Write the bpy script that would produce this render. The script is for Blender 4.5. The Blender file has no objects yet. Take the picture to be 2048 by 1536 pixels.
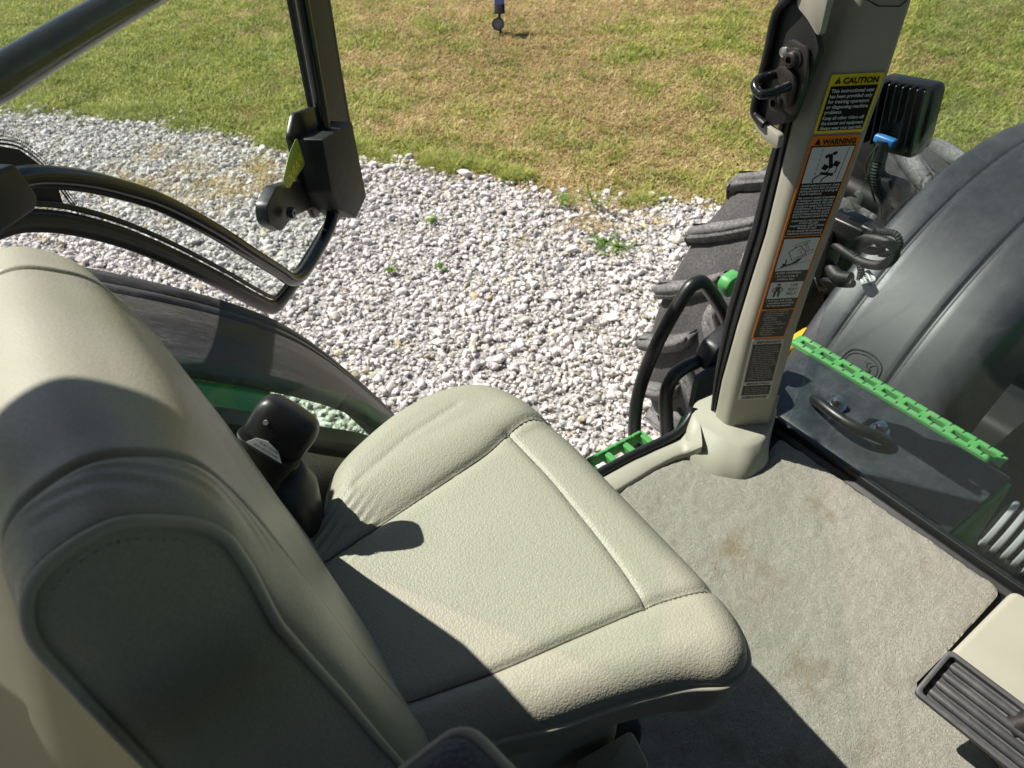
import bpy, bmesh, math, random
import numpy as np
from mathutils import Vector, Matrix

random.seed(7); rng = np.random.default_rng(11)
scene = bpy.context.scene
COL = scene.collection

# ------------------------------------------------------------------ camera
cam_d = bpy.data.cameras.new("camera")
cam_d.sensor_width = 36.0; cam_d.lens = 26.0
cam_d.clip_start = 0.02; cam_d.clip_end = 500
cam_d.dof.use_dof = True; cam_d.dof.focus_distance = 1.05; cam_d.dof.aperture_fstop = 11.0
cam = bpy.data.objects.new("camera", cam_d); COL.objects.link(cam)
rx = Vector((0.80943857, -0.5863456, -0.03174966))
dn = Vector((-0.41240157, -0.52915778, -0.74156388))
fw = Vector((0.41801214, 0.61334401, -0.67013056))
cam.matrix_world = Matrix(((rx.x, -dn.x, -fw.x, 0.0), (rx.y, -dn.y, -fw.y, 0.0), (rx.z, -dn.z, -fw.z, 2.55), (0, 0, 0, 1)))
scene.camera = cam

# ------------------------------------------------------------------ light
SUN_EL = math.radians(50); sx, sy = -0.49, 0.872
world = bpy.data.worlds.new("World"); scene.world = world; world.use_nodes = True
wn = world.node_tree.nodes; wl = world.node_tree.links; wn.clear()
sky = wn.new("ShaderNodeTexSky"); sky.sky_type = 'NISHITA'; sky.sun_disc = False
sky.sun_elevation = SUN_EL; sky.sun_rotation = math.atan2(sx, sy)
bg = wn.new("ShaderNodeBackground"); bg.inputs[1].default_value = 0.05
wo = wn.new("ShaderNodeOutputWorld"); wl.new(sky.outputs[0], bg.inputs[0]); wl.new(bg.outputs[0], wo.inputs[0])
sd = bpy.data.lights.new("sun", 'SUN'); sd.energy = 5.0; sd.angle = math.radians(0.53); sd.color = (1.0, 0.95, 0.87)
sun = bpy.data.objects.new("sun", sd); COL.objects.link(sun)
sv = Vector((sx * math.cos(SUN_EL), sy * math.cos(SUN_EL), math.sin(SUN_EL)))
sun.rotation_euler = sv.to_track_quat('Z', 'Y').to_euler()
scene.view_settings.view_transform = 'Standard'; scene.view_settings.look = 'None'
scene.view_settings.exposure = 0.74; scene.view_settings.gamma = 1.0
scene.view_settings.use_curve_mapping = False
scene.cycles.max_bounces = 8; scene.cycles.transparent_max_bounces = 12

# ------------------------------------------------------------------ material helpers
class NT:
    def __init__(s, name):
        s.m = bpy.data.materials.new(name); s.m.use_nodes = True
        s.n = s.m.node_tree.nodes; s.l = s.m.node_tree.links
        s.b = s.n["Principled BSDF"]; s.out = s.n["Material Output"]
        s.tc = s.n.new("ShaderNodeTexCoord"); s.co = s.tc.outputs["Object"]
    def mapping(s, scale=(1, 1, 1), src=None):
        k = s.n.new("ShaderNodeMapping"); k.inputs["Scale"].default_value = scale
        s.l.new(src or s.co, k.inputs["Vector"]); return k.outputs[0]
    def noise(s, scale, detail=4, rough=.55, co=None, dist=0.0):
        k = s.n.new("ShaderNodeTexNoise"); k.inputs["Scale"].default_value = scale
        k.inputs["Detail"].default_value = detail; k.inputs["Roughness"].default_value = rough
        k.inputs["Distortion"].default_value = dist
        s.l.new(co or s.co, k.inputs["Vector"]); return k.outputs["Fac"]
    def voro(s, scale, feature='F1', co=None, rand=1.0):
        k = s.n.new("ShaderNodeTexVoronoi"); k.feature = feature; k.inputs["Scale"].default_value = scale
        k.inputs["Randomness"].default_value = rand
        s.l.new(co or s.co, k.inputs["Vector"]); return k.outputs["Distance"]
    def ramp(s, fac, stops):
        k = s.n.new("ShaderNodeValToRGB"); e = k.color_ramp.elements
        while len(e) < len(stops): e.new(0.5)
        for i, (p, c) in enumerate(stops):
            e[i].position = p
            e[i].color = (c, c, c, 1) if isinstance(c, (int, float)) else (*c, 1)
        s.l.new(fac, k.inputs[0]); return k.outputs[0]
    def math(s, op, a, b=None):
        k = s.n.new("ShaderNodeMath"); k.operation = op
        for i, v in enumerate((a, b)):
            if v is None: continue
            if isinstance(v, (int, float)): k.inputs[i].default_value = v
            else: s.l.new(v, k.inputs[i])
        return k.outputs[0]
    def mix(s, fac, a, b, mode='MIX'):
        k = s.n.new("ShaderNodeMix"); k.data_type = 'RGBA'; k.blend_type = mode
        if isinstance(fac, (int, float)): k.inputs[0].default_value = fac
        else: s.l.new(fac, k.inputs[0])
        for i, v in ((6, a), (7, b)):
            if isinstance(v, tuple): k.inputs[i].default_value = (*v, 1)
            else: s.l.new(v, k.inputs[i])
        return k.outputs[2]
    def bump(s, h, strength=.5, dist=.001, nrm=None):
        k = s.n.new("ShaderNodeBump"); k.inputs["Strength"].default_value = strength
        k.inputs["Distance"].default_value = dist; s.l.new(h, k.inputs["Height"])
        if nrm is not None: s.l.new(nrm, k.inputs["Normal"])
        return k.outputs[0]
    def set(s, color=None, rough=None, metal=None, nrm=None, spec=None, coat=None):
        def put(key, v):
            if v is None: return
            if isinstance(v, tuple): s.b.inputs[key].default_value = (*v, 1)
            elif isinstance(v, (int, float)): s.b.inputs[key].default_value = v
            else: s.l.new(v, s.b.inputs[key])
        put("Base Color", color); put("Roughness", rough); put("Metallic", metal); put("Normal", nrm)
        put("Specular IOR Level", spec); put("Coat Weight", coat)
        return s.m

def worn(name, col, rough=.5, dust=.15, dustcol=(.3, .28, .24), metal=0, scale=30, spec=None, bumps=.15, bdist=.0004, coat=None):
    k = NT(name)
    d = k.ramp(k.noise(scale, 6, .65), [(0.45, 0.0), (0.8, 1.0)])
    d = k.math('MULTIPLY', d, dust)
    c = k.mix(d, col, dustcol)
    r = k.math('ADD', k.math('MULTIPLY', k.noise(scale * 3, 3), .16), rough - .08)
    return k.set(c, r, metal, k.bump(k.noise(scale * 25, 2), bumps, bdist), spec, coat)

def leather_mat(name, col, rough=.52, s=1.0, amt=.8):
    k = NT(name)
    warp = k.n.new("ShaderNodeTexNoise"); warp.inputs["Scale"].default_value = 90; k.l.new(k.co, warp.inputs["Vector"])
    vm = k.n.new("ShaderNodeVectorMath"); vm.operation = 'MULTIPLY_ADD'
    k.l.new(warp.outputs["Color"], vm.inputs[0]); vm.inputs[1].default_value = (.003, .003, .003); k.l.new(k.co, vm.inputs[2])
    st = k.mapping((1, 1.0, 1), vm.outputs[0])
    v1 = k.voro(390 * s, 'F1', st); v2 = k.voro(620 * s, 'F1', st)
    g = k.math('ADD', k.math('MULTIPLY', v1, 1.0), k.math('MULTIPLY', v2, .45))
    n2 = k.noise(38, 3, .6, dist=.8)
    b1 = k.bump(g, amt, -.00050 / s)
    b2 = k.bump(n2, .05, .003, b1)
    big = k.noise(5, 3, .5)
    c = k.mix(k.ramp(big, [(.35, 0.0), (.7, 1.0)]), col, tuple(x * .88 for x in col))
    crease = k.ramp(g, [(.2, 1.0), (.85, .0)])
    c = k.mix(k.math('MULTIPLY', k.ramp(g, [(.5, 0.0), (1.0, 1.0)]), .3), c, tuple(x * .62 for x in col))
    return k.set(c, k.math('ADD', k.math('MULTIPLY', g, .12), rough - .1), 0, b2, .45)

TAN = (.345, .335, .262)
M = {}
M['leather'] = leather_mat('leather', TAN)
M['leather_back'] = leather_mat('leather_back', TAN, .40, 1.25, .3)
M['piping'] = worn('piping', (.36, .35, .28), .5, .1)
M['headliner'] = worn('headliner_fabric', (.10, .10, .10), .9, .1)
M['pedal'] = worn('pedal_rubber', (.045, .047, .05), .55, .3, (.2, .19, .18), scale=50)
M['seam'] = worn('seam_thread', (.10, .095, .075), .6, .1)
M['trim'] = (lambda k: k.set(k.mix(k.ramp(k.noise(6, 5), [(.4, 0.0), (.75, 1.0)]), (.335, .325, .262), (.30, .29, .232)), .5, 0,
             k.bump(k.voro(900), .25, .0003), .4))(NT('beige_plastic'))
M['trim_grain'] = (lambda k: k.set((.34, .32, .255), .5, 0, k.bump(k.voro(420, 'SMOOTH_F1'), .9, .0012), .4))(NT('grained_plastic'))
M['black'] = worn('black_plastic', (.010, .010, .011), .38, .06, (.12, .11, .1), scale=18)
M['black_gloss'] = worn('black_gloss_paint', (.008, .009, .011), .16, .05, (.1, .1, .1), scale=14, bumps=.04)
M['black_matte'] = worn('black_matte', (.008, .008, .009), .58, .05, (.12, .11, .1), scale=25)
M['rubber_seal'] = worn('rubber_seal', (.009, .010, .011), .40, .05, (.1, .1, .09), scale=40)
M['steel'] = worn('steel', (.62, .60, .56), .28, .1, metal=1.0)
M['dark_metal'] = worn('dark_metal', (.055, .05, .048), .38, .25, (.2, .17, .14), metal=.7, scale=60)
M['green'] = worn('green_paint', (.028, .30, .045), .3, .14, (.25, .3, .2), scale=25, bumps=.05, coat=.3)
M['green_step'] = worn('green_step_paint', (.065, .31, .075), .45, .55, (.22, .24, .16), scale=45)
M['green_dark'] = worn('dark_green_paint', (.018, .13, .03), .35, .2, (.12, .16, .1), scale=25)
M['yellow'] = worn('yellow_paint', (.62, .38, .02), .4, .3, (.2, .14, .06), scale=20)
M['blue'] = worn('blue_plastic', (.02, .16, .42), .4, .1)
M['grey_hose'] = worn('grey_hose', (.52, .49, .48), .5, .35, (.44, .42, .40), scale=40)

def scuffed(name, base, dustc, rough, amount, sc=(3, 3, 3), fine=70):
    k = NT(name)
    st = k.noise(10, 8, .7, k.mapping(sc)); fn = k.noise(fine, 6, .75, k.mapping((1, 2.2, 1)))
    f = k.math('MULTIPLY', k.ramp(st, [(.35, 0.0), (.72, 1.0)]), k.ramp(fn, [(.4, .15), (.75, 1.0)]))
    f = k.math('MULTIPLY', f, amount)
    sp = k.ramp(k.voro(260), [(0.0, 1.0), (.12, 0.0)])
    f2 = k.math('MAXIMUM', f, k.math('MULTIPLY', sp, k.math('MULTIPLY', k.ramp(k.noise(12), [(.5, 0.0), (.65, 1.0)]), .6)))
    c = k.mix(f2, base, dustc)
    return k.set(c, k.math('ADD', k.math('MULTIPLY', f, .4), rough), 0, k.bump(k.noise(300, 3), .25, .0004), .5)
M['fender_rear'] = scuffed('fender_plastic_rear', (.022, .021, .024), (.16, .155, .15), .45, .8, (1.2, 5, 1.2))
M['fender_front'] = scuffed('fender_plastic_front', (.026, .028, .032), (.085, .09, .095), .42, .45, (2, 2, 2))
M['box_plastic'] = scuffed('box_plastic', (.020, .024, .028), (.13, .14, .14), .38, .55, (2, 2, 2))
def tyre_mat(name, base, dust, amt):
    k = NT(name)
    n1 = k.noise(9, 8, .7); n2 = k.noise(120, 6, .8)
    f = k.math('MULTIPLY', k.ramp(n1, [(.3, .35), (.7, 1.0)]), k.ramp(n2, [(.38, .1), (.66, 1.0)]))
    c = k.mix(k.math('MULTIPLY', f, amt), base, dust)
    return k.set(c, .8, 0, k.bump(k.noise(160, 5, .7), .6, .002), .25)
M['tyre'] = tyre_mat('tyre_rubber', (.028, .028, .029), (.14, .135, .132), .8)
M['lug'] = tyre_mat('tyre_lug_rubber', (.045, .045, .046), (.33, .325, .32), .95)

# carpet: matted fleece
def carpet():
    k = NT('carpet_fleece')
    w = k.noise(14, 4, .6)
    a = k.noise(260, 6, .75, k.mapping((1, 1, 1)), 1.2); b = k.noise(520, 3, .7, None, .8); c0 = k.noise(45, 4, .6, None, 2.0)
    h = k.math('ADD', k.math('ADD', k.math('MULTIPLY', a, 1.0), k.math('MULTIPLY', b, .6)), k.math('MULTIPLY', c0, .55))
    col = k.mix(k.ramp(a, [(.3, 0.0), (.7, 1.0)]), (.25, .24, .20), (.50, .485, .415))
    tr_ = k.ramp(k.noise(3.2, 4, .6, k.mapping((1, 2.2, 1))), [(.35, 0.0), (.65, 1.0)]); col = k.mix(k.math('MULTIPLY', tr_, .22), col, (.26, .235, .175))
    stain = k.ramp(k.noise(9.5, 5, .7), [(.56, 0.0), (.70, 1.0)])
    col = k.mix(k.math('MULTIPLY', stain, .72), col, (.25, .20, .13))
    fleck = k.ramp(k.noise(60, 3, .8, None, 2.0), [(.70, 0.0), (.74, 1.0)])
    col = k.mix(k.math('MULTIPLY', fleck, .35), col, (.2, .16, .11))
    return k.set(col, .95, 0, k.bump(h, 1.0, .0042), .1)
M['carpet'] = carpet()

def glass(name, tint, refl=1.0, frost=0.0):
    k = NT(name); n, l = k.n, k.l; n.remove(k.b)
    tr = n.new("ShaderNodeBsdfTransparent"); tr.inputs[0].default_value = (*tint, 1)
    gl = n.new("ShaderNodeBsdfGlossy"); gl.inputs["Roughness"].default_value = .02
    fr = n.new("ShaderNodeLayerWeight"); fr.inputs[0].default_value = .5
    f = k.math('MULTIPLY', k.math('ADD', k.math('MULTIPLY', k.math('POWER', fr.outputs["Facing"], 5.0), .9), .035), refl)
    mx = n.new("ShaderNodeMixShader"); l.new(f, mx.inputs[0]); l.new(tr.outputs[0], mx.inputs[1]); l.new(gl.outputs[0], mx.inputs[2])
    df = n.new("ShaderNodeBsdfDiffuse"); df.inputs[0].default_value = (.42, .50, .45, 1)
    dirt = k.math('ADD', k.math('MULTIPLY', k.ramp(k.noise(90, 5, .8), [(.60, 0.0), (.75, 1.0)]), .05), frost)
    m2 = n.new("ShaderNodeMixShader"); l.new(dirt, m2.inputs[0]); l.new(mx.outputs[0], m2.inputs[1]); l.new(df.outputs[0], m2.inputs[2])
    l.new(m2.outputs[0], k.out.inputs[0]); return k.m
M['glass_door'] = glass('door_glass', (.955, .986, .972), .5, .004)
M['glass_wind'] = glass('windshield_glass', (.88, .92, .915), .8, .010)
M['glass_side'] = glass('side_glass', (.70, .92, .74), 1.2, .05)
M['clear'] = glass('clear_plastic', (.75, .78, .78), 1.5, .15)
def flat(name, c, rough=.45, spec=.4):
    k = NT(name); return k.set(c, rough, 0, None, spec)
M['lab_black'] = flat('label_black', (.003, .003, .003), .3)
M['lab_white'] = flat('label_white', (.62, .64, .64), .35)
M['lab_yellow'] = flat('label_yellow', (.75, .60, .02), .35)
M['lab_orange'] = flat('label_orange', (.72, .22, .015), .35)
M['lab_silver'] = flat('label_silver', (.45, .44, .42), .35)
M['solar'] = worn('solar_cell', (.03, .035, .10), .2, .1, scale=10)
M['lens'] = flat('lamp_lens', (.45, .47, .47), .2)

def objrand(k):
    o = k.n.new("ShaderNodeObjectInfo"); return o.outputs["Random"], o.outputs["Location"]
def stone_mat():
    k = NT('limestone'); r, loc = objrand(k)
    c = k.ramp(r, [(0.0, (.50, .47, .455)), (.3, (.66, .625, .605)), (.62, (.77, .74, .715)), (.9, (.52, .50, .485)), (.965, (.52, .45, .26)), (1.0, (.26, .25, .25))])
    c = k.mix(k.ramp(k.noise(40, 5), [(.35, 0.0), (.75, .5)]), c, (.42, .40, .38))
    return k.set(c, .85, 0, k.bump(k.noise(90, 4, .7), .5, .003), .3)
M['stone'] = stone_mat()
def gravel_ground():
    k = NT('gravel_ground'); v = k.voro(34)
    c = k.mix(k.ramp(v, [(0.0, 0.0), (.6, 1.0)]), (.52, .50, .48), (.30, .29, .275))
    return k.set(c, .95, 0, k.bump(v, 1.0, -.02), .1)
M['gravel_ground'] = gravel_ground()
def blade_mat(name, stops, bright=1.0):
    k = NT(name); r, loc = objrand(k)
    geo = k.n.new("ShaderNodeNewGeometry")
    big = k.noise(.55, 4, .6, geo.outputs["Position"]); mid = k.noise(3.5, 3, .6, geo.outputs["Position"])
    f = k.math('ADD', k.math('ADD', k.math('MULTIPLY', r, .45), k.math('MULTIPLY', big, .35)), k.math('MULTIPLY', mid, .25))
    c = k.ramp(f, stops)
    k.set(c, .55, 0, None, .3)
    tl = k.n.new("ShaderNodeBsdfTranslucent"); k.l.new(c, tl.inputs[0])
    mx = k.n.new("ShaderNodeMixShader"); mx.inputs[0].default_value = .35
    k.l.new(k.b.outputs[0], mx.inputs[1]); k.l.new(tl.outputs[0], mx.inputs[2]); k.l.new(mx.outputs[0], k.out.inputs[0])
    return k.m
M['blade_green'] = blade_mat('grass_green', [(.25, (.12, .18, .026)), (.5, (.29, .33, .06)), (.78, (.58, .58, .17))])
M['blade_brown'] = blade_mat('grass_dry', [(.25, (.26, .185, .075)), (.5, (.48, .36, .16)), (.78, (.74, .60, .33))])
M['weed'] = blade_mat('weed_leaf', [(.2, (.12, .24, .04)), (.8, (.30, .42, .08))])
def lawn_ground():
    k = NT('lawn_soil'); geo = k.n.new("ShaderNodeNewGeometry"); P = geo.outputs["Position"]
    c = k.mix(k.ramp(k.noise(30, 6, .7, P), [(.35, 0.0), (.65, 1.0)]), (.12, .10, .045), (.26, .21, .10))
    c = k.mix(k.ramp(k.noise(.6, 4, .6, P), [(.4, 0.0), (.6, .7)]), c, (.10, .13, .03))
    return k.set(c, .95, 0, k.bump(k.noise(120, 4, .8, P), 1.0, .02), .1)
M['lawn'] = lawn_ground()

# ------------------------------------------------------------------ object helpers
def link(o, parent=None):
    COL.objects.link(o)
    if parent is not None: o.parent = parent
    return o
def empty(name, label, cat, loc=(0, 0, 0), group=None):
    o = bpy.data.objects.new(name, None); o.empty_display_size = .1; COL.objects.link(o)
    o.location = loc; o['label'] = label; o['category'] = cat
    if group: o['group'] = group
    return o
def tag(o, label, cat, group=None):
    o['label'] = label; o['category'] = cat
    if group: o['group'] = group
    return o
OFF = {}
def mesh(name, verts, faces, mat, parent=None, smooth=False, sharp=None):
    """world coordinates in; parents here are unrotated empties, so subtract their location"""
    me = bpy.data.meshes.new(name)
    vs = np.asarray(verts, float).reshape(-1, 3)
    if parent is not None:
        p = parent; off = np.zeros(3)
        while p is not None: off += np.array(p.location); p = p.parent
        vs = vs - off
    me.from_pydata(vs.tolist(), [], [tuple(int(i) for i in f) for f in faces]); me.update()
    bm = bmesh.new(); bm.from_mesh(me); bmesh.ops.recalc_face_normals(bm, faces=bm.faces)
    bm.to_mesh(me); bm.free()
    if smooth:
        me.polygons.foreach_set("use_smooth", [True] * len(me.polygons))
        if sharp: me.set_sharp_from_angle(angle=math.radians(sharp))
    me.materials.append(mat)
    return link(bpy.data.objects.new(name, me), parent)
def from_bm(name, bm, mat, parent=None, smooth=True, sharp=35):
    me = bpy.data.meshes.new(name)
    p = parent; off = Vector((0, 0, 0))
    while p is not None: off += p.location; p = p.parent
    bmesh.ops.translate(bm, verts=bm.verts, vec=-off)
    bmesh.ops.recalc_face_normals(bm, faces=bm.faces)
    bm.to_mesh(me); bm.free()
    if smooth:
        me.polygons.foreach_set("use_smooth", [True] * len(me.polygons)); me.set_sharp_from_angle(angle=math.radians(sharp))
    me.materials.append(mat)
    return link(bpy.data.objects.new(name, me), parent)
def catmull(pts, n=8, closed=False):
    P = [np.array(p, float) for p in pts]; out = []; N = len(P)
    rngi = range(N if closed else N - 1)
    for i in rngi:
        if closed: a, b, c, d = P[i - 1], P[i], P[(i + 1) % N], P[(i + 2) % N]
        else: a, b, c, d = P[max(i - 1, 0)], P[i], P[i + 1], P[min(i + 2, N - 1)]
        for k in range(n):
            t = k / n
            out.append(.5 * ((2 * b) + (c - a) * t + (2 * a - 5 * b + 4 * c - d) * t * t + (3 * b - a - 3 * c + d) * t ** 3))
    if not closed: out.append(P[-1])
    return np.array(out)
def tube_geo(path, rad, seg=12, closed=False, flat=None):
    path = np.array(path, float); n = len(path); V = []; Fc = []
    r = np.full(n, rad) if np.isscalar(rad) else np.array(rad)
    tan = np.zeros_like(path)
    for i in range(n):
        a = path[i - 1] if (i > 0 or closed) else path[i]; b = path[(i + 1) % n] if (i < n - 1 or closed) else path[i]
        tan[i] = (b - a) / (np.linalg.norm(b - a) + 1e-12)
    u = np.cross(tan[0], [0, 0, 1]);
    if np.linalg.norm(u) < .1: u = np.cross(tan[0], [1, 0, 0])
    u /= np.linalg.norm(u)
    for i in range(n):
        u = u - tan[i] * (u @ tan[i]); u /= np.linalg.norm(u); w = np.cross(tan[i], u)
        for k in range(seg):
            a = 2 * math.pi * k / seg
            V.append(path[i] + r[i] * (math.cos(a) * u + (flat or 1) * math.sin(a) * w))
    m = n if closed else n - 1
    for i in range(m):
        j = (i + 1) % n
        for k in range(seg):
            k2 = (k + 1) % seg; Fc.append((i * seg + k, i * seg + k2, j * seg + k2, j * seg + k))
    if not closed: Fc += [tuple(range(seg)), tuple(range((n - 1) * seg, n * seg))]
    return V, Fc
def tube(name, path, rad, mat, parent=None, seg=12, closed=False, smooth_path=0, flat=None):
    if smooth_path: path = catmull(path, smooth_path, closed)
    V, Fc = tube_geo(path, rad, seg, closed, flat)
    return mesh(name, V, Fc, mat, parent, True, 60)
def multi(name, parts, mat, parent=None, smooth=True, sharp=40):
    V, Fc = [], []
    for v, f in parts:
        o = len(V); V += list(v); Fc += [tuple(i + o for i in q) for q in f]
    return mesh(name, V, Fc, mat, parent, smooth, sharp)
def box_geo(c, size, ax=None):
    ax = np.eye(3) if ax is None else np.array(ax, float); c = np.array(c, float); V = []
    for i in (-.5, .5):
        for j in (-.5, .5):
            for k in (-.5, .5): V.append(c + i * size[0] * ax[0] + j * size[1] * ax[1] + k * size[2] * ax[2])
    return V, [(0, 1, 3, 2), (4, 6, 7, 5), (0, 4, 5, 1), (2, 3, 7, 6), (0, 2, 6, 4), (1, 5, 7, 3)]
def bevel_mesh(name, V, Fc, mat, parent=None, bev=.004, seg=3, angle=25):
    me = bpy.data.meshes.new('t'); me.from_pydata([tuple(map(float, v)) for v in V], [], [tuple(f) for f in Fc])
    bm = bmesh.new(); bm.from_mesh(me); bpy.data.meshes.remove(me)
    bmesh.ops.recalc_face_normals(bm, faces=bm.faces)
    es = [e for e in bm.edges if len(e.link_faces) == 2 and e.calc_face_angle(0) > math.radians(angle)]
    if bev > 0: bmesh.ops.bevel(bm, geom=es, offset=bev, segments=seg, profile=.5, affect='EDGES', clamp_overlap=True)
    return from_bm(name, bm, mat, parent, True, 30)
def rbox(name, c, size, mat, parent=None, bev=.004, ax=None, seg=3):
    V, Fc = box_geo(c, size, ax); return bevel_mesh(name, V, Fc, mat, parent, bev, seg)
def prism_geo(poly, o, u, v, w, depth, base=0.0):
    o, u, v, w = (np.array(q, float) for q in (o, u, v, w)); n = len(poly); V = []
    for d in (base, base + depth):
        for a, b in poly: V.append(o + a * u + b * v + d * w)
    Fc = [tuple(range(n)), tuple(range(n, 2 * n))] + [(i, (i + 1) % n, n + (i + 1) % n, n + i) for i in range(n)]
    return V, Fc
def prism(name, poly, o, u, v, w, depth, mat, parent=None, bev=0.0, base=0.0, seg=2):
    V, Fc = prism_geo(poly, o, u, v, w, depth, base)
    return bevel_mesh(name, V, Fc, mat, parent, bev, seg, 40)
def round_poly(pts, r, n=5):
    out = []; N = len(pts); R = r if hasattr(r, '__len__') else [r] * N
    for i in range(N):
        p = np.array(pts[i], float); a = np.array(pts[i - 1], float); b = np.array(pts[(i + 1) % N], float)
        da = a - p; db = b - p; la, lb = np.linalg.norm(da), np.linalg.norm(db)
        d = min(R[i], la * .45, lb * .45); p0 = p + da / la * d; p1 = p + db / lb * d
        for k in range(n + 1):
            t = k / n; out.append((1 - t) ** 2 * p0 + 2 * t * (1 - t) * p + t * t * p1)
    return out
def loft(name, secs, mat, parent=None, caps=True, closed=True, smooth=True, sharp=40):
    n = len(secs[0]); V = [p for s in secs for p in s]; Fc = []
    for i in range(len(secs) - 1):
        for k in range(n if closed else n - 1):
            k2 = (k + 1) % n; Fc.append((i * n + k, i * n + k2, (i + 1) * n + k2, (i + 1) * n + k))
    if caps and closed: Fc += [tuple(range(n)), tuple(range((len(secs) - 1) * n, len(secs) * n))]
    return mesh(name, V, Fc, mat, parent, smooth, sharp)
def lathe(name, prof, o, axis, mat, parent=None, seg=20):
    """prof: (radius, height) along axis"""
    axis = np.array(axis, float); axis /= np.linalg.norm(axis)
    u = np.cross(axis, [0, 0, 1]);
    if np.linalg.norm(u) < .1: u = np.cross(axis, [1, 0, 0])
    u /= np.linalg.norm(u); w = np.cross(axis, u); o = np.array(o, float)
    secs = [[o + h * axis + r * (math.cos(2 * math.pi * k / seg) * u + math.sin(2 * math.pi * k / seg) * w) for k in range(seg)] for r, h in prof]
    return loft(name, secs, mat, parent)
def text_mesh(lines, o, u, v, bold=.0, font_shear=0):
    """lines: (string, x, y, size, width or None, align) in label coordinates. returns geometry"""
    parts = []; w = np.cross(u, v); o = np.array(o, float)
    for (s, x, y, size, width, al) in lines:
        cu = bpy.data.curves.new('t', 'FONT'); cu.body = s; cu.size = size; cu.offset = bold * size
        cu.resolution_u = 2; cu.shear = font_shear; cu.align_x = 'LEFT'
        ob = bpy.data.objects.new('t', cu); COL.objects.link(ob)
        dg = bpy.context.evaluated_depsgraph_get(); dg.update()
        me = bpy.data.meshes.new_from_object(ob.evaluated_get(dg))
        vs = np.array([q.co[:] for q in me.vertices]) if len(me.vertices) else np.zeros((0, 3))
        fs = [tuple(p.vertices) for p in me.polygons]
        bpy.data.objects.remove(ob); bpy.data.curves.remove(cu); bpy.data.meshes.remove(me)
        if not len(vs): continue
        x0, x1 = vs[:, 0].min(), vs[:, 0].max(); sc = 1.0 if width is None else width / (x1 - x0)
        xs = (vs[:, 0] - x0) * sc; W = (x1 - x0) * sc
        xo = x - (W / 2 if al == 'C' else 0)
        P = [o + (xo + a) * np.array(u) + (y + b) * np.array(v) for a, b in zip(xs, vs[:, 1])]
        parts.append((P, fs))
    return parts
def text_obj(name, lines, o, u, v, mat, parent, bold=.02, shear=0):
    V, Fc = [], []
    for p, f in text_mesh(lines, o, u, v, bold, shear):
        k = len(V); V += p; Fc += [tuple(i + k for i in q) for q in f]
    me = bpy.data.meshes.new(name)
    off = np.zeros(3); p = parent
    while p is not None: off += np.array(p.location); p = p.parent
    me.from_pydata([tuple(np.array(q) - off) for q in V], [], Fc); me.materials.append(mat)
    return link(bpy.data.objects.new(name, me), parent)

# ================================================================== SETTING
def sheet(name, poly, z, mat, sub=None):
    o = mesh(name, [(x, y, z) for x, y in poly], [tuple(range(len(poly)))], mat); o['kind'] = 'structure'; return o
BORDER = [(-9, 22), (-4.5, 14.5), (-1.6, 10.4), (.08, 8.36), (1.11, 7.12), (1.54, 6.25), (1.96, 5.62), (2.35, 5.17), (2.52, 4.72), (2.78, 4.31), (2.98, 3.80), (3.32, 3.43), (3.65, 3.07), (3.9, 2.68), (4.3, 2.2), (4.8, 1.5), (5.5, .4), (7, -2), (12, -9)]
BX = np.array(catmull([(a, b, 0) for a, b in BORDER], 6))[:, :2]
def border_side(P):
    """signed distance to the drive edge: > 0 on the lawn side"""
    A = BX[:-1]; Bv = BX[1:] - A; out = np.empty(len(P)); L2 = (Bv ** 2).sum(1)
    for s in range(0, len(P), 4000):
        q = P[s:s + 4000]; d = q[:, None, :] - A[None]; t = np.clip((d * Bv[None]).sum(2) / L2, 0, 1)
        e = d - t[..., None] * Bv[None]; dd = (e ** 2).sum(2); j = dd.argmin(1); k = np.arange(len(q))
        cr = Bv[j, 0] * d[k, j, 1] - Bv[j, 1] * d[k, j, 0]
        out[s:s + 4000] = np.sqrt(dd[k, j]) * np.sign(cr)
    return out
sheet('ground', [(-150, -150), (150, -150), (150, 150), (-150, 150)], -0.012, M['lawn'])
gp = [(a, b) for a, b in BX] + [(12, -14), (-12, -14), (-12, 24)]
sheet('gravel_drive', gp, -0.004, M['gravel_ground'])

# cheap value noise in numpy for patchiness
_g = rng.random((256, 256))
def vnoise(P, sc, seed=0):
    q = P * sc + seed * 17.3; i = np.floor(q).astype(int); f = q - i; f = f * f * (3 - 2 * f)
    a = _g[i[:, 0] % 256, i[:, 1] % 256]; b = _g[(i[:, 0] + 1) % 256, i[:, 1] % 256]
    c = _g[i[:, 0] % 256, (i[:, 1] + 1) % 256]; d = _g[(i[:, 0] + 1) % 256, (i[:, 1] + 1) % 256]
    return (a * (1 - f[:, 0]) + b * f[:, 0]) * (1 - f[:, 1]) + (c * (1 - f[:, 0]) + d * f[:, 0]) * f[:, 1]
def fbm(P, sc, seed=0):
    return .5 * vnoise(P, sc, seed) + .3 * vnoise(P, sc * 2.1, seed + 1) + .2 * vnoise(P, sc * 4.3, seed + 2)
CAMXY = np.array([0., 0.])
def in_view(P, margin=0.0):
    a = np.degrees(np.arctan2(P[:, 1], P[:, 0])); return (a > -18 - margin) & (a < 118 + margin)

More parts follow.
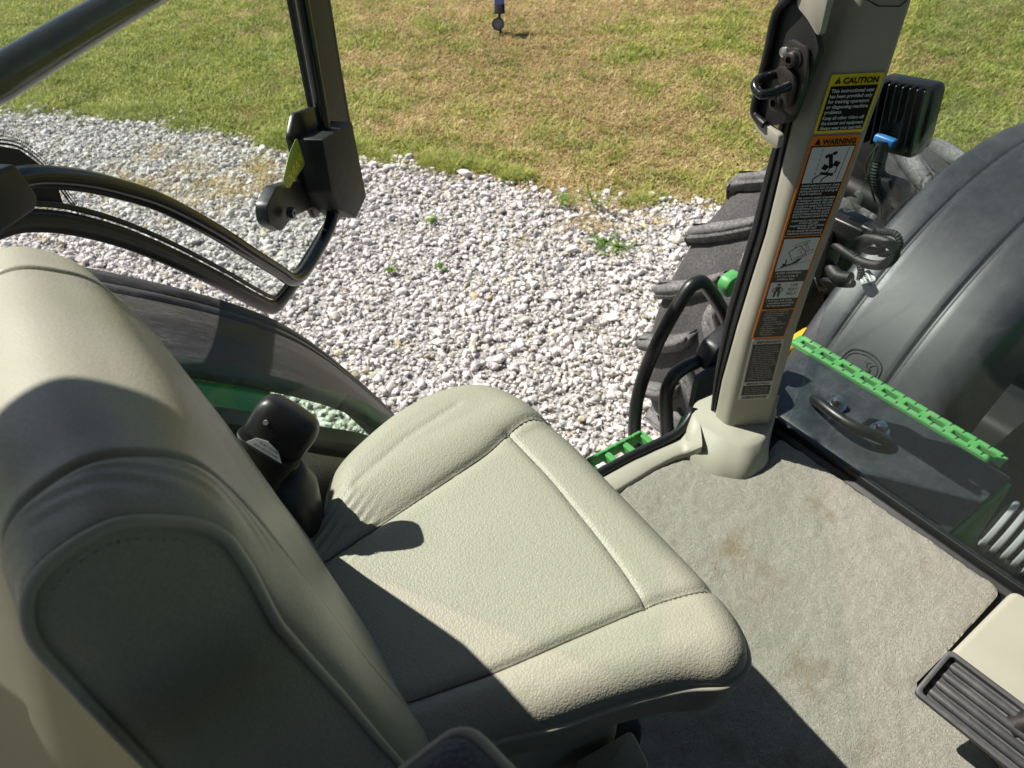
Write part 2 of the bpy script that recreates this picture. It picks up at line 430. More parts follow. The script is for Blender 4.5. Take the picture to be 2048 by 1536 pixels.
def scatter(name, pts, rot, scl, variants, mats):
    me = bpy.data.meshes.new(name); me.from_pydata(pts.tolist(), [], [])
    a = me.attributes.new("rot", 'FLOAT_VECTOR', 'POINT'); a.data.foreach_set("vector", rot.astype(np.float32).ravel())
    a = me.attributes.new("scl", 'FLOAT_VECTOR', 'POINT'); a.data.foreach_set("vector", scl.astype(np.float32).ravel())
    vi = rng.integers(0, len(variants), len(pts)).astype(np.int32)
    a = me.attributes.new("var", 'INT', 'POINT'); a.data.foreach_set("value", vi)
    ob = link(bpy.data.objects.new(name, me)); ob['kind'] = 'stuff'
    c = bpy.data.collections.new(name + "_pieces")
    for k, (V, Fc) in enumerate(variants):
        m2 = bpy.data.meshes.new(name + "_piece"); m2.from_pydata([tuple(map(float, v)) for v in V], [], [tuple(map(int, f)) for f in Fc])
        m2.materials.append(mats[k % len(mats)]); po = bpy.data.objects.new(name + "_piece_%02d" % k, m2); c.objects.link(po)
    g = bpy.data.node_groups.new(name, 'GeometryNodeTree')
    g.interface.new_socket("Geometry", in_out='INPUT', socket_type='NodeSocketGeometry')
    g.interface.new_socket("Geometry", in_out='OUTPUT', socket_type='NodeSocketGeometry')
    N = g.nodes; L = g.links; gi = N.new("NodeGroupInput"); go = N.new("NodeGroupOutput")
    ci = N.new("GeometryNodeCollectionInfo"); ci.inputs[0].default_value = c; ci.inputs["Separate Children"].default_value = True; ci.inputs["Reset Children"].default_value = True
    ip = N.new("GeometryNodeInstanceOnPoints"); ip.inputs["Pick Instance"].default_value = True
    def na(nm, t):
        k = N.new("GeometryNodeInputNamedAttribute"); k.data_type = t; k.inputs[0].default_value = nm; return k.outputs[0]
    m2p = N.new("GeometryNodeMeshToPoints"); L.new(gi.outputs[0], m2p.inputs[0]); L.new(m2p.outputs[0], ip.inputs["Points"])
    L.new(ci.outputs[0], ip.inputs["Instance"]); L.new(na("var", 'INT'), ip.inputs["Instance Index"])
    e2r = N.new("FunctionNodeEulerToRotation"); L.new(na("rot", 'FLOAT_VECTOR'), e2r.inputs[0]); L.new(e2r.outputs[0], ip.inputs["Rotation"])
    L.new(na("scl", 'FLOAT_VECTOR'), ip.inputs["Scale"]); L.new(ip.outputs[0], go.inputs[0])
    md = ob.modifiers.new("scatter", 'NODES'); md.node_group = g
    return ob

# --- crushed limestone
def stone_variant(r):
    n = 22; p = r.normal(size=(n, 3)); p /= np.linalg.norm(p, axis=1)[:, None]
    p *= np.array([1, r.uniform(.62, .9), r.uniform(.45, .7)]) * r.uniform(.86, 1.08, (n, 1))
    bm = bmesh.new()
    for q in p: bm.verts.new(q * .5)
    res = bmesh.ops.convex_hull(bm, input=bm.verts)
    bmesh.ops.delete(bm, geom=[e for e in res['geom_interior'] if isinstance(e, bmesh.types.BMVert)], context='VERTS')
    bmesh.ops.bevel(bm, geom=bm.edges[:], offset=.045, segments=1, affect='EDGES')
    bm.verts.index_update(); V = [v.co[:] for v in bm.verts]; Fc = [[v.index for v in f.verts] for f in bm.faces]; bm.free(); return V, Fc
stones = [stone_variant(rng) for _ in range(12)]
def gravel_pts(n, box, keep):
    P = rng.uniform((box[0], box[1]), (box[2], box[3]), (n, 2)); return P[keep(P)]
def keep_gravel(P):
    s = border_side(P); return (s < .10 * (vnoise(P, 2.3, 3) - .15) + rng.normal(0, .05, len(P))) & in_view(P)
layers = []
for n, zz, s0, s1 in ((75000, -.002, .028, .046), (34000, .012, .028, .058), (90000, .010, .012, .022)):
    P = gravel_pts(n, (-3.0, -1.2, 5.5, 9.5), keep_gravel); layers.append(np.c_[P, np.full(len(P), zz) + rng.uniform(-.004, .006, len(P)), rng.lognormal(math.log((s0 + s1) / 2), .30, len(P)).clip(s0 * .7, s1 * 1.5)])
PT = np.concatenate(layers)
rot = np.c_[rng.uniform(-.42, .42, len(PT)), rng.uniform(-.42, .42, len(PT)), rng.uniform(0, 6.28, len(PT))]
sc = PT[:, 3:4] * rng.uniform(.85, 1.2, (len(PT), 3))
PTS = PT[:, :3]
scatter('gravel', PTS, rot, sc, stones, [M['stone']])

# --- grass
def tuft(r, n, length, width, spread, lay):
    V, Fc = [], []
    for _ in range(n):
        a = r.uniform(0, 6.28); b = r.uniform(0, 6.28); ro = spread * math.sqrt(r.random())
        x, y = ro * math.cos(b), ro * math.sin(b); L = length * r.uniform(.6, 1.25); w = width * r.uniform(.7, 1.2)
        dx, dy = math.cos(a), math.sin(a); px, py = -dy, dx; k = len(V); tilt = lay * r.uniform(.5, 1.2); z0 = -.004
        for s, ww in ((0, 1), (.45, .85), (.8, .5)):
            ang = tilt * (.45 + .9 * s); rr = L * s * math.sin(ang); zz = L * s * max(math.cos(ang), .12)
            V += [(x + dx * rr + px * w * ww / 2, y + dy * rr + py * w * ww / 2, z0 + zz), (x + dx * rr - px * w * ww / 2, y + dy * rr - py * w * ww / 2, z0 + zz)]
        ang = tilt * 1.4; V.append((x + dx * L * math.sin(ang), y + dy * L * math.sin(ang), z0 + L * max(math.cos(ang), .08)))
        Fc += [(k, k + 1, k + 3, k + 2), (k + 2, k + 3, k + 5, k + 4), (k + 4, k + 5, k + 6)]
    return V, Fc
green_t = [tuft(rng, 24, .062, .0062, .085, .95) for _ in range(6)]
brown_t = [tuft(rng, 26, .055, .0056, .095, 1.30) for _ in range(6)]
tall_t = [tuft(rng, 22, .13, .0065, .05, .8) for _ in range(4)]
box = (-1.5, -.5, 13.5, 16.5)
P = rng.uniform((box[0], box[1]), (box[2], box[3]), (150000, 2))
dist = np.hypot(P[:, 0], P[:, 1])
P = P[in_view(P) & (rng.random(len(P)) < np.clip(1.25 - dist / 24, .35, 1))]
S = border_side(P); edge = .16 * (fbm(P, 2.0, 5) - .5) + rng.normal(0, .035, len(P))
P = P[S > edge]; S = S[S > edge]
az = np.degrees(np.arctan2(P[:, 1], P[:, 0]))
# how dry the lawn is: a parched belt along the middle of the drive edge, greener to both sides
belt = np.exp(-((az - 52) / 14) ** 2) * .58 + .14 * np.exp(-((az - 30) / 9) ** 2)
dry = belt + (fbm(P, .8, 8) - .5) * .95 + (vnoise(P, 4.5, 4) - .5) * .55
dry += np.where(az < 38, .06, 0) + .10
isdry = rng.random(len(P)) < np.clip(dry * 1.5, .10, .93)
def rs(n, lo=.7, hi=1.3):
    u = rng.uniform(lo, hi, n); return np.c_[rng.uniform(-.12, .12, n), rng.uniform(-.12, .12, n), rng.uniform(0, 6.28, n)], np.c_[u, u, u * rng.uniform(.75, 1.2, n)]
Pg = P[~isdry]; r_, s_ = rs(len(Pg)); s_ *= (.55 + 1.0 * fbm(Pg, 5, 21))[:, None]; scatter('grass', np.c_[Pg, np.full(len(Pg), -.006)], r_, s_, green_t, [M['blade_green']])
Pb = P[isdry]; r_, s_ = rs(len(Pb)); s_ *= (.55 + 1.0 * fbm(Pb, 5, 22))[:, None]; scatter('dry_grass', np.c_[Pb, np.full(len(Pb), -.006)], r_, s_, brown_t, [M['blade_brown']])
# ragged longer tufts along the edge of the drive, mostly on the left
k = rng.integers(0, len(BX) - 1, 9000); t_ = rng.random((9000, 1)); E_ = BX[k] * (1 - t_) + BX[k + 1] * t_ + rng.normal(0, .09, (9000, 2)) + [.05, .04]
a_ = np.degrees(np.arctan2(E_[:, 1], E_[:, 0])); E_ = E_[in_view(E_) & (fbm(E_, 1.6, 12) > np.where(a_ > 66, .44, .60)) & (E_[:, 0] < 7)]
Wd = P[rng.random(len(P)) < np.where(fbm(P, 1.3, 33) > .55, .045, .006)][:2600]; E_ = np.concatenate([E_, Wd])
r_, s_ = rs(len(E_), .28, .75); scatter('long_grass', np.c_[E_, np.full(len(E_), -.004)], r_, s_, tall_t, [M['blade_green']])
# straw lying on the stones in front of the lawn edge
Q = np.concatenate([rng.normal((1.45, 5.35), (.30, .20), (60, 2)), rng.normal((.85, 5.9), (.35, .3), (50, 2)), rng.normal((3.1, 3.35), (.25, .2), (40, 2))])
Q = Q[border_side(Q) < 0]; r_, s_ = rs(len(Q), .6, 1.2); scatter('straw', np.c_[Q, np.full(len(Q), .02)], r_, s_, brown_t, [M['blade_brown']])

# --- bigger loose rocks lying on the gravel, each a thing
ROCKS = [((2.075, 2.86), .075, 'smooth pale oval rock at the centre of the gravel, biggest of its group'),
         ((2.20, 2.78), .085, 'wide flat grey rock just right of the pale oval rock on the gravel'),
         ((1.80, 2.55), .075, 'rounded whitish rock below the group of big stones on the gravel'),
         ((1.93, 2.70), .06, 'small grey white rock left of the big stones on the gravel'),
         ((2.34, 2.42), .085, 'dark tinged wedge rock on the gravel near the front tyre'),
         ((2.62, 3.10), .075, 'cream block shaped rock on the gravel below the weeds'),
         ((2.67, 4.42), .115, 'large grey rock at the lawn edge beside the dry grass'),
         ((1.46, 2.83), .07, 'pale rock lying alone on the left part of the open gravel'),
         ((1.75, 4.72), .14, 'broad flat grey rock seen through the door glass at the lawn edge'),
         ((1.50, 4.35), .10, 'angular white rock seen through the door glass below the straw')]
for i, (p, s, lab) in enumerate(ROCKS):
    V, Fc = stone_variant(rng); V = np.array(V) * np.array([s * 1.25, s, s * .8]) ; a = rng.uniform(0, 6.28)
    V = np.c_[V[:, 0] * math.cos(a) - V[:, 1] * math.sin(a), V[:, 0] * math.sin(a) + V[:, 1] * math.cos(a), V[:, 2]] + np.array([p[0], p[1], .030])
    o = mesh('rock', V, Fc, M['stone']); tag(o, lab, 'rock', 'larger rocks on the gravel')

# --- weeds growing out of the gravel
def weed(x, y, n, h, spread, lab, seedling=False):
    root = empty('weed', lab, 'weed', (x, y, 0), 'weeds growing through the gravel')
    V, Fc = [], []; parts = []
    for i in range(n):
        a = rng.uniform(0, 6.28); L = h * rng.uniform(.6, 1.2); r = spread * rng.uniform(.3, 1)
        path = [np.array([x, y, .01]), np.array([x + r * .5 * math.cos(a), y + r * .5 * math.sin(a), L * .6]), np.array([x + r * math.cos(a), y + r * math.sin(a), L])]
        parts.append(tube_geo(catmull(path, 3), .0018, 5))
        for q in range(7):
            t = rng.uniform(.25, 1); c = path[0] * (1 - t) ** 2 + 2 * t * (1 - t) * path[1] + t * t * path[2]
            b = rng.uniform(0, 6.28); l = rng.uniform(.018, .04); w = l * .42; dx, dy = math.cos(b), math.sin(b); k = len(V)
            V += [c, c + np.array([dx * l * .5 - dy * w / 2, dy * l * .5 + dx * w / 2, .006]), c + np.array([dx * l, dy * l, rng.uniform(-.006, .01)]), c + np.array([dx * l * .5 + dy * w / 2, dy * l * .5 - dx * w / 2, .006])]
            Fc.append((k, k + 1, k + 2, k + 3))
    multi('stem', parts, M['weed'], root); o = mesh('leaves', V, Fc, M['weed'], root); o['kind'] = 'stuff'
weed(2.86, 3.02, 26, .05, .19, 'bushy yellow green weed patch on the gravel right of centre')
weed(3.08, 3.42, 7, .20, .13, 'upright weed at the lawn edge above the yellow green patch')
weed(2.92, 3.60, 5, .15, .10, 'thin upright weed left of the tall one at the lawn edge')
weed(1.62, 3.62, 6, .05, .07, 'small low weed on the open gravel right of the door latch')
weed(2.12, 3.98, 5, .05, .06, 'tiny weed on the gravel close to the dry lawn')
weed(1.86, 3.45, 4, .04, .05, 'smallest sprig on the gravel right of the low weed')

# --- solar spotlight standing in the lawn
SX, SY = 4.80, 6.98
root = empty('solar_spotlight', 'small black solar spotlight on a stake in the dry lawn', 'garden light', (SX, SY, 0))
tube('stake', [(SX, SY, -.02), (SX, SY, .16)], .011, M['black'], root, 8)
vd = np.array([-.57, -.82, 0]); rt = np.array([.82, -.57, 0]); up = np.array([0, 0, 1.])
pn = vd * .62 + up * .78; pu = np.array([.57, .82, 0]) * .78 + up * .62
rbox('solar_panel_frame', (SX, SY, .295), (.115, .21, .016), M['black'], root, .006, [rt, pu, pn])
V, Fc = prism_geo([(-.050, -.097), (.050, -.097), (.050, .097), (-.050, .097)], np.array([SX, SY, .37]) + pn * .009, rt, pu, pn, .002)
mesh('solar_cell', V, Fc, M['solar'], root)
tube('neck', [(SX, SY, .15), (SX, SY, .20), (SX + .01, SY + .01, .265)], .014, M['black'], root, 8)
ld = vd * .9 + up * .25; ld /= np.linalg.norm(ld)
lathe('lamp_housing', [(.02, -.09), (.045, -.075), (.058, -.02), (.066, .0), (.066, .02), (.056, .02), (.054, .008)], (SX - .03, SY - .01, .11), ld, M['black'], root, 16)
lathe('lamp_lens', [(.001, .012), (.054, .012)], (SX - .03, SY - .01, .11), ld, M['lens'], root, 16)

# ================================================================== TRACTOR
T = empty('tractor', 'green farm tractor seen from inside its cab with the left door swung open', 'tractor', (0, 0, 0))
FZ = 1.40
# --- cab floor, sill, carpet
prism('floor_pan', [(-.9, -.95), (1.10, -.95), (1.10, .60), (1.0, .735), (.86, .70), (.62, .742), (-.9, .742)], (0, 0, FZ - .08), (1, 0, 0), (0, 1, 0), (0, 0, 1), .068, M['black_matte'], T, .004)
carp = round_poly([(-.6, .40), (.30, .672), (.70, .664), (.80, .662), (.866, .650), (.895, .575), (.925, .535), (.985, .530), (1.020, .556), (1.066, .567), (1.072, .098), (.890, .092), (.80, .092), (.80, -.45), (-.6, -.45)],
                  [.03, .02, .02, .02, .012, .02, .02, .02, .01, .012, .022, .004, .004, .02, .02], 5)
def inset_poly(poly, d):
    P = np.array(poly); n = len(P); out = []
    for i in range(n):
        a = P[i] - P[i - 1]; b = P[(i + 1) % n] - P[i]
        t = a / (np.linalg.norm(a) + 1e-9) + b / (np.linalg.norm(b) + 1e-9); t /= np.linalg.norm(t) + 1e-9
        out.append(P[i] + d * np.array([t[1], -t[0]]))
    return np.array(out)
def signed_area(P): P = np.array(P); x, y = P[:, 0], P[:, 1]; return .5 * np.sum(x * np.roll(y, -1) - y * np.roll(x, -1))
def carpet_obj():
    import mathutils.noise as mn
    P = np.array(carp); s = -1 if signed_area(P) > 0 else 1
    # fine grid clipped by the outline so the pile can be displaced
    step = .0062; xs = np.arange(-.12, 1.09, step); ys = np.arange(-.20, .69, step)
    X, Y = np.meshgrid(xs, ys); Q = np.c_[X.ravel(), Y.ravel()]
    A = P; B = np.roll(P, -1, 0); ins = np.zeros(len(Q), bool); dm = np.full(len(Q), 9.); near = Q.copy()
    for a, b in zip(A, B):
        c = ((a[1] > Q[:, 1]) != (b[1] > Q[:, 1])); xi = (b[0] - a[0]) * (Q[:, 1] - a[1]) / (b[1] - a[1] + 1e-12) + a[0]
        ins ^= c & (Q[:, 0] < xi)
        ab = b - a; t = np.clip(((Q - a) @ ab) / (ab @ ab + 1e-12), 0, 1); pr = a + t[:, None] * ab; d = np.hypot(*(Q - pr).T); m = d < dm; dm[m] = d[m]; near[m] = pr[m]
    snap = (~ins) & (dm < step * 1.6); Q[snap] = near[snap]; ok = ins | snap; dm[snap] = 0
    n1 = fbm(Q, 26, 30); n2 = fbm(Q, 95, 40); n3 = fbm(Q, 5, 50)
    Z = FZ + .004 + .0050 * (n1 - .5) + .0045 * (n2 - .5) + .006 * (n3 - .5) - .004 * np.exp(-dm / .006)
    ny, nx = X.shape; idx = np.arange(len(Q)).reshape(ny, nx)
    q = np.stack([idx[:-1, :-1], idx[:-1, 1:], idx[1:, 1:], idx[1:, :-1]], -1).reshape(-1, 4); q = q[ok[q].all(1)]
    used = np.unique(q); mp = -np.ones(len(Q), int); mp[used] = np.arange(len(used))
    V = np.c_[Q, Z][used]; o = mesh('floor_carpet', V, mp[q], M['carpet'], T, True)
    # the cut edge of the carpet
    loop = [(p[0], p[1], FZ - .0005) for p in P]; low = [(p[0], p[1], FZ - .012) for p in P]
    loft('carpet_edge', [loop, low], M['black_matte'], T, caps=False)
carpet_obj()
# beige sill trim that runs along the door and climbs round the pillar foot
sill_in = [(-.2, .655), (.30, .668), (.70, .660), (.80, .658), (.862, .646), (.880, .622)]
sill_out = [(-.2, .722), (.30, .722), (.70, .708), (.80, .700), (.885, .686), (.950, .700)]
def sillz(i, t): return FZ + .012 + .010 * math.sin(math.pi * t) + (0, 0, 0, .0, .012, .05)[i]
I2 = catmull([(a, b, i) for i, (a, b) in enumerate(sill_in)], 6); O2 = catmull([(a, b, i) for i, (a, b) in enumerate(sill_out)], 6)
secs = []
for a, b in zip(I2, O2):
    f = min(max(a[2], 0), 5); z = FZ + .010 + np.interp(f, [0, 3, 4, 5], [0, .0, .006, .04]); s = []
    for t, dz in ((0, -.02), (0, -.003), (.05, .001), (.12, .003), (.5, .004), (.80, .003), (.92, .001), (1, -.006), (1, -.05)):
        s.append((a[0] * (1 - t) + b[0] * t, a[1] * (1 - t) + b[1] * t, z + dz))
    secs.append(s)
loft('door_sill_trim', secs, M['trim'], T, caps=True)
tube('door_seal', [(-.2, .728, 1.412), (.30, .729, 1.410), (.70, .715, 1.410), (.80, .707, 1.412), (.885, .693, 1.422), (.930, .700, 1.437), (.945, .708, 1.452)], .010, M['rubber_seal'], T, 10, smooth_path=5, flat=1.4)

# --- A pillar:  section corners from the fold B outwards
nF = np.array([-.55, -.835, 0]); nF /= np.linalg.norm(nF); tF = np.array([-nF[1], nF[0], 0]); B0 = np.array([.956, .625, 0]); eF = np.array([.10, .995, 0])
ST = [(1.405, .000, .040, .0880), (1.55, -.001, .041, .0880), (1.69, .000, .034, .0880), (1.80, .007, .033, .0925), (1.89, .0125, .031, .0995), (2.00, .0155, .033, .1065), (2.08, .0175, .034, .1105), (2.16, .0260, .038, .1160), (2.257, .044, .052, .1175), (2.40, .062, .060, .125), (2.75, .07, .05, .14)]
def pil(z, d=0.0):
    zs = [s[0] for s in ST]; sb = np.interp(z, zs, [s[1] for s in ST]); a = np.interp(z, zs, [s[2] for s in ST]); scv = np.interp(z, zs, [s[3] for s in ST])
    Bp = B0 + tF * sb; A = Bp + eF * a; Cp = B0 + tF * scv; D = Cp + np.array([.028, .045, 0]); E = A + np.array([.055, .02, 0])
    return A, Bp, Cp, D, E
zs = np.unique(np.concatenate([np.linspace(1.405, 2.75, 28), [s[0] for s in ST]])); secs = []
for z in zs:
    A, Bp, Cp, D, E_ = pil(z); pts = round_poly([q[:2] for q in (A, Bp, Cp, D, E_)], [.010, float(np.interp(z, [1.9, 2.25], [.016, .034])), .010, .01, .01], 8)
    secs.append([(p[0], p[1], z) for p in pts])
loft('front_pillar', secs, M['trim'], T, sharp=60)
PILLAR = bpy.data.objects['front_pillar']
# black gasket strip along the door side of the pillar
def strip(name, zlo, zhi, f, mat, par, bev=.003):
    secs = []
    for z in np.linspace(zlo, zhi, 16):
        A, Bp, Cp, D, E_ = pil(z); P = f(A, Bp, Cp, D, E_, z); secs.append([(p[0], p[1], z) for p in P])
    return loft(name, secs, mat, par, sharp=30)
def gk(A, B, C, D, E, z):
    w = np.interp(z, [1.44, 1.7, 1.95, 2.08], [.012, .030, .028, .022]); q = A[:2] + np.array([.004, .003])
    return round_poly([q, q + [.004, w * .5], q + [.000, w * .55], q + [.002, w], q + [.05, w + .003], q + [.05, 0]], .003, 3)
strip('pillar_gasket', 1.445, 2.10, gk, M['rubber_seal'], T)
def gk2(A, B, C, D, E, z):
    q = A[:2] + np.array([-.0005, .001]); return [q, q + [.0, .003], q + [.02, .004], q + [.02, 0]]
strip('pillar_seam', 1.47, 2.09, gk2, M['black_matte'], T)
# pillar foot shroud
cen = np.array([.985, .625]);
def ring(z, pts, r=.02): return [(p[0], p[1], z) for p in round_poly(pts, r, 6)]
foot = [ring(1.395, [(.865, .655), (.872, .575), (.915, .528), (.985, .528), (1.022, .560), (1.085, .60), (1.085, .70), (.95, .72)], .022),
        ring(1.412, [(.868, .658), (.876, .578), (.918, .532), (.985, .532), (1.020, .562), (1.085, .60), (1.085, .70), (.95, .72)], .022),
        ring(1.434, [(.885, .672), (.893, .592), (.929, .545), (.985, .543), (1.020, .565), (1.085, .60), (1.085, .70), (.955, .72)], .020),
        ring(1.450, [(.912, .684), (.918, .606), (.940, .560), (.988, .553), (1.022, .568), (1.085, .60), (1.085, .70), (.958, .72)], .018),
        ring(1.455, [(.922, .684), (.927, .611), (.946, .568), (.990, .558), (1.020, .570), (1.080, .60), (1.080, .70), (.960, .715)], .016)]
loft('pillar_foot_cover', foot, M['trim'], T, sharp=50)
prism('foot_cover_wing', [(0, 0), (.075, -.012), (.092, .085), (.086, .088), (.060, .02), (0, .010)], (1.000, .556, 1.425), (.62, .36, 0), (0, 0, 1), (-.5, .86, 0), .012, M['trim'], T, .003)

# --- stickers on the pillar; local frame (x across the face, y up) at a height z
def lab_frame(z, s0):
    return B0 + tF * s0 + nF * .0012 + np.array([0, 0, z]), tF
def face_quad(x0t, x1t, zt, x0b, x1b, zb, off, mat, name, par, r=.004):
    """rounded plate lying on the face, tapered with the pillar"""
    poly = round_poly([(x0t, zt), (x1t, zt), (x1b, zb), (x0b, zb)], r, 4)
    V, Fc = prism_geo(poly, B0 + nF * off, tF, (0, 0, 1), nF, .0005); return mesh(name, V, Fc, mat, par)
class Lab:
    """maps label coordinates (x 0..1 across, z height) on to the tapering face"""
    def __init__(s, zt, l0, l1, zb, b0, b1): s.a = (zt, l0, l1, zb, b0, b1)
    def x(s, t, z):
        zt, l0, l1, zb, b0, b1 = s.a; k = (zt - z) / (zt - zb); return (l0 + (b0 - l0) * k) * (1 - t) + (l1 + (b1 - l1) * k) * t
    def quad(s, name, t0, t1, zt, zb, off, mat, par, r=.0015):
        return face_quad(s.x(t0, zt), s.x(t1, zt), zt, s.x(t0, zb), s.x(t1, zb), zb, off, mat, name, par, r)
    def lines(s, rows, off, mat, par, name='lettering', bold=.02, shear=0):
        """rows: (string, t0, t1 or None, z baseline, size, align)"""
        L = []
        for st, t0, t1, z, size, al in rows:
            w = None if t1 is None else s.x(t1, z) - s.x(t0, z)
            L.append((st, s.x(t0, z), z, size, w, al))
        return text_obj(name, L, B0 + nF * off, tF, np.array([0, 0, 1.]), mat, par, bold, shear)
    def strokes(s, name, segs, off, mat, par, w=.0009):
        V, Fc = [], []
        for seg in segs:
            ww = w
            if isinstance(seg[-1], float): ww = seg[-1]; seg = seg[:-1]
            P = [np.array([s.x(t, z), z]) for t, z in seg]
            for a, b in zip(P[:-1], P[1:]):
                d = b - a; L = np.linalg.norm(d); nn = np.array([-d[1], d[0]]) / L * ww / 2; e = d / L * ww * .3; k = len(V)
                for q in (a - e + nn, a - e - nn, b + e - nn, b + e + nn): V.append(B0 + nF * off + tF * q[0] + np.array([0, 0, q[1]]))
                Fc.append((k, k + 1, k + 2, k + 3))
        return mesh(name, V, Fc, mat, par)
    def blob(s, name, polys, off, mat, par):
        V, Fc = [], []
        for P in polys:
            k = len(V)
            for t, z in P: V.append(B0 + nF * off + tF * s.x(t, z) + np.array([0, 0, z]))
            Fc.append(tuple(range(k, k + len(P))))
        return mesh(name, V, Fc, mat, par)
def circ(t, z, r, asp, n=12): return [(t + r / asp * math.cos(2 * math.pi * k / n), z + r * math.sin(2 * math.pi * k / n)) for k in range(n)]
O1, O2_, O3 = .0012, .0020, .0027
# CAUTION
la = Lab(2.160, .0315, .1075, 2.074, .0260, .1010)
p = la.quad('caution_label', 0, 1, 2.160, 2.074, O1, M['lab_yellow'], T, .004)
la.quad('black_field', .055, .945, 2.1435, 2.0785, O2_, M['lab_black'], p, .001)
la.blob('alert_symbol', [[(.10, 2.1468), (.22, 2.1468), (.16, 2.1565)]], O2_, M['lab_black'], p)
la.blob('alert_mark', [[(.156, 2.1535), (.164, 2.1535), (.162, 2.1498), (.158, 2.1498)], circ(.16, 2.1483, .0006, .076, 8)], O3, M['lab_yellow'], p)
la.lines([('CAUTION', .255, .925, 2.1468, .0118, 'L')], O3, M['lab_black'], p, 'heading', .035)
la.lines([('This instructional seat', .09, .91, 2.1345, .0072, 'L'), ('has been provided only', .09, .91, 2.1268, .0072, 'L'), ('for training operators', .09, .88, 2.1191, .0072, 'L'), ('or diagnosing machine', .09, .90, 2.1114, .0072, 'L'), ('problems.', .09, .43, 2.1037, .0072, 'L'),
          ('Keep all other riders off', .09, .90, 2.0950, .0072, 'L'), ('the tractor and equipment.', .09, .93, 2.0873, .0072, 'L'), ('Always wear your seat belt.', .09, .93, 2.0800, .0068, 'L')], O3, M['lab_white'], p, 'lettering', .022)
# WARNING
lb = Lab(2.070, .0250, .1005, 1.684, .0060, .0670)
p = lb.quad('warning_label', 0, 1, 2.070, 1.684, O1, M['lab_orange'], T, .004)
lb.blob('alert_symbol', [[(.10, 2.0565), (.22, 2.0565), (.16, 2.0665)]], O2_, M['lab_black'], p)
lb.lines([('WARNING', .25, .93, 2.0565, .0118, 'L')], O2_, M['lab_black'], p, 'heading', .04)
lb.quad('black_field', .05, .95, 2.0545, 1.9005, O2_, M['lab_black'], p)
lb.quad('pictogram_field', .07, .93, 2.0530, 1.9945, O3, M['lab_white'], p)
PK = .0034
dash = [[(.30, 2.050 - .0075 * i), (.295, 2.0455 - .0075 * i)] for i in range(8)]
lb.strokes('road_line', dash, PK, M['lab_black'], p, .0008); lb.strokes('road_line', [[(.83, 2.051), (.80, 1.997)]], PK, M['lab_black'], p, .0008)
lb.strokes('towed_machine_pictogram', [[(.50, 2.040), (.585, 2.020), .006], [(.44, 2.038), (.58, 2.043), .0018], [(.42, 2.037), (.46, 2.0395), .005], [(.56, 2.042), (.60, 2.0435), .005], [(.47, 2.019), (.69, 2.0245), .003], [(.44, 2.021), (.49, 2.019), .0085], [(.655, 2.026), (.71, 2.0245), .0085], [(.575, 2.021), (.55, 2.0125), (.50, 2.011), .0016],
                                          [(.42, 2.0105), (.67, 2.0075), .0048], [(.43, 2.0090), (.34, 2.005), (.285, 2.0005), (.29, 1.9965), .0020], [(.58, 2.0060), (.52, 2.0030), (.475, 1.9995), (.48, 1.9960), .0020], [(.67, 2.008), (.72, 2.013), (.705, 2.021), .0016]], PK, M['lab_black'], p)
rows = ['Avoid serious injury or death', 'resulting from loss of control', 'during transport or braking of', 'a towed implement.', None, 'This tractor is capable of operating', 'at transport speeds that may', 'exceed the maximum allowable', 'transport speed for towed', 'implements. If implement', 'manufacturer does not specify', 'maximum transport speed, observe', 'these transport speed limits:', None, '-Implements without brakes:', '     32 km/h (20 mph)', '-Implements with brakes:', '     40 km/h (25 mph)', 'Do not exceed the implement\'s', 'maximum transport speed.']
z = 1.9885; L = []
for r_ in rows:
    if r_ is None: z -= .0022; continue
    short = len(r_) < 22; x0 = .30 if r_.startswith('  ') else .09; r2 = r_.strip()
    L.append((r2, x0, (x0 + .028 * len(r2)) if short else .92, z, .0054, 'L')); z -= .00475
lb.lines(L, O3, M['lab_white'], p, 'lettering', .02)
lb.quad('black_field', .05, .95, 1.8975, 1.7255, O2_, M['lab_black'], p)
lb.quad('pictogram_field', .07, .93, 1.8955, 1.8330, O3, M['lab_white'], p)
lb.strokes('tipping_tractor_pictogram', [[(.38, 1.8830), (.70, 1.8915), (.72, 1.8865), (.40, 1.8780), (.38, 1.8830)], [(.66, 1.8590), (.88, 1.8680), (.86, 1.8740), (.64, 1.8655), (.66, 1.8590)], [(.60, 1.8870), (.74, 1.8690)], [(.64, 1.8885), (.78, 1.8705)],
                                          [(.27, 1.8700), (.50, 1.8815), (.68, 1.8715), (.72, 1.8640), (.56, 1.8600), (.42, 1.8530), (.27, 1.8700), .0011], [(.48, 1.8730), (.55, 1.8755), (.60, 1.8720), (.56, 1.8690), (.62, 1.8650)], [(.08, 1.8370), (.30, 1.8410), (.90, 1.8520)]], PK, M['lab_black'], p, .0007)
lb.strokes('crushed_person_pictogram', [[(.26, 1.8430), (.46, 1.8470), (.60, 1.8560), .0030], [(.46, 1.8470), (.56, 1.8490), (.64, 1.8580), .0022], [(.30, 1.8440), (.27, 1.8550), .0022], [(.30, 1.8440), (.18, 1.8400), .0022]], PK, M['lab_black'], p)
lb.blob('crushed_person_head', [circ(.24, 1.8455, .0026, .066)], PK, M['lab_black'], p)
lb.lines([('AVOID CRUSHING:', .12, .78, 1.8262, .0058, 'L'), ('\u2022 Do not jump if', .12, .72, 1.8200, .0056, 'L'), ('machine tips.', .20, .66, 1.8140, .0056, 'L')], O3, M['lab_white'], p, 'lettering', .02)
lb.quad('pictogram_field', .07, .93, 1.8095, 1.7755, O3, M['lab_white'], p)
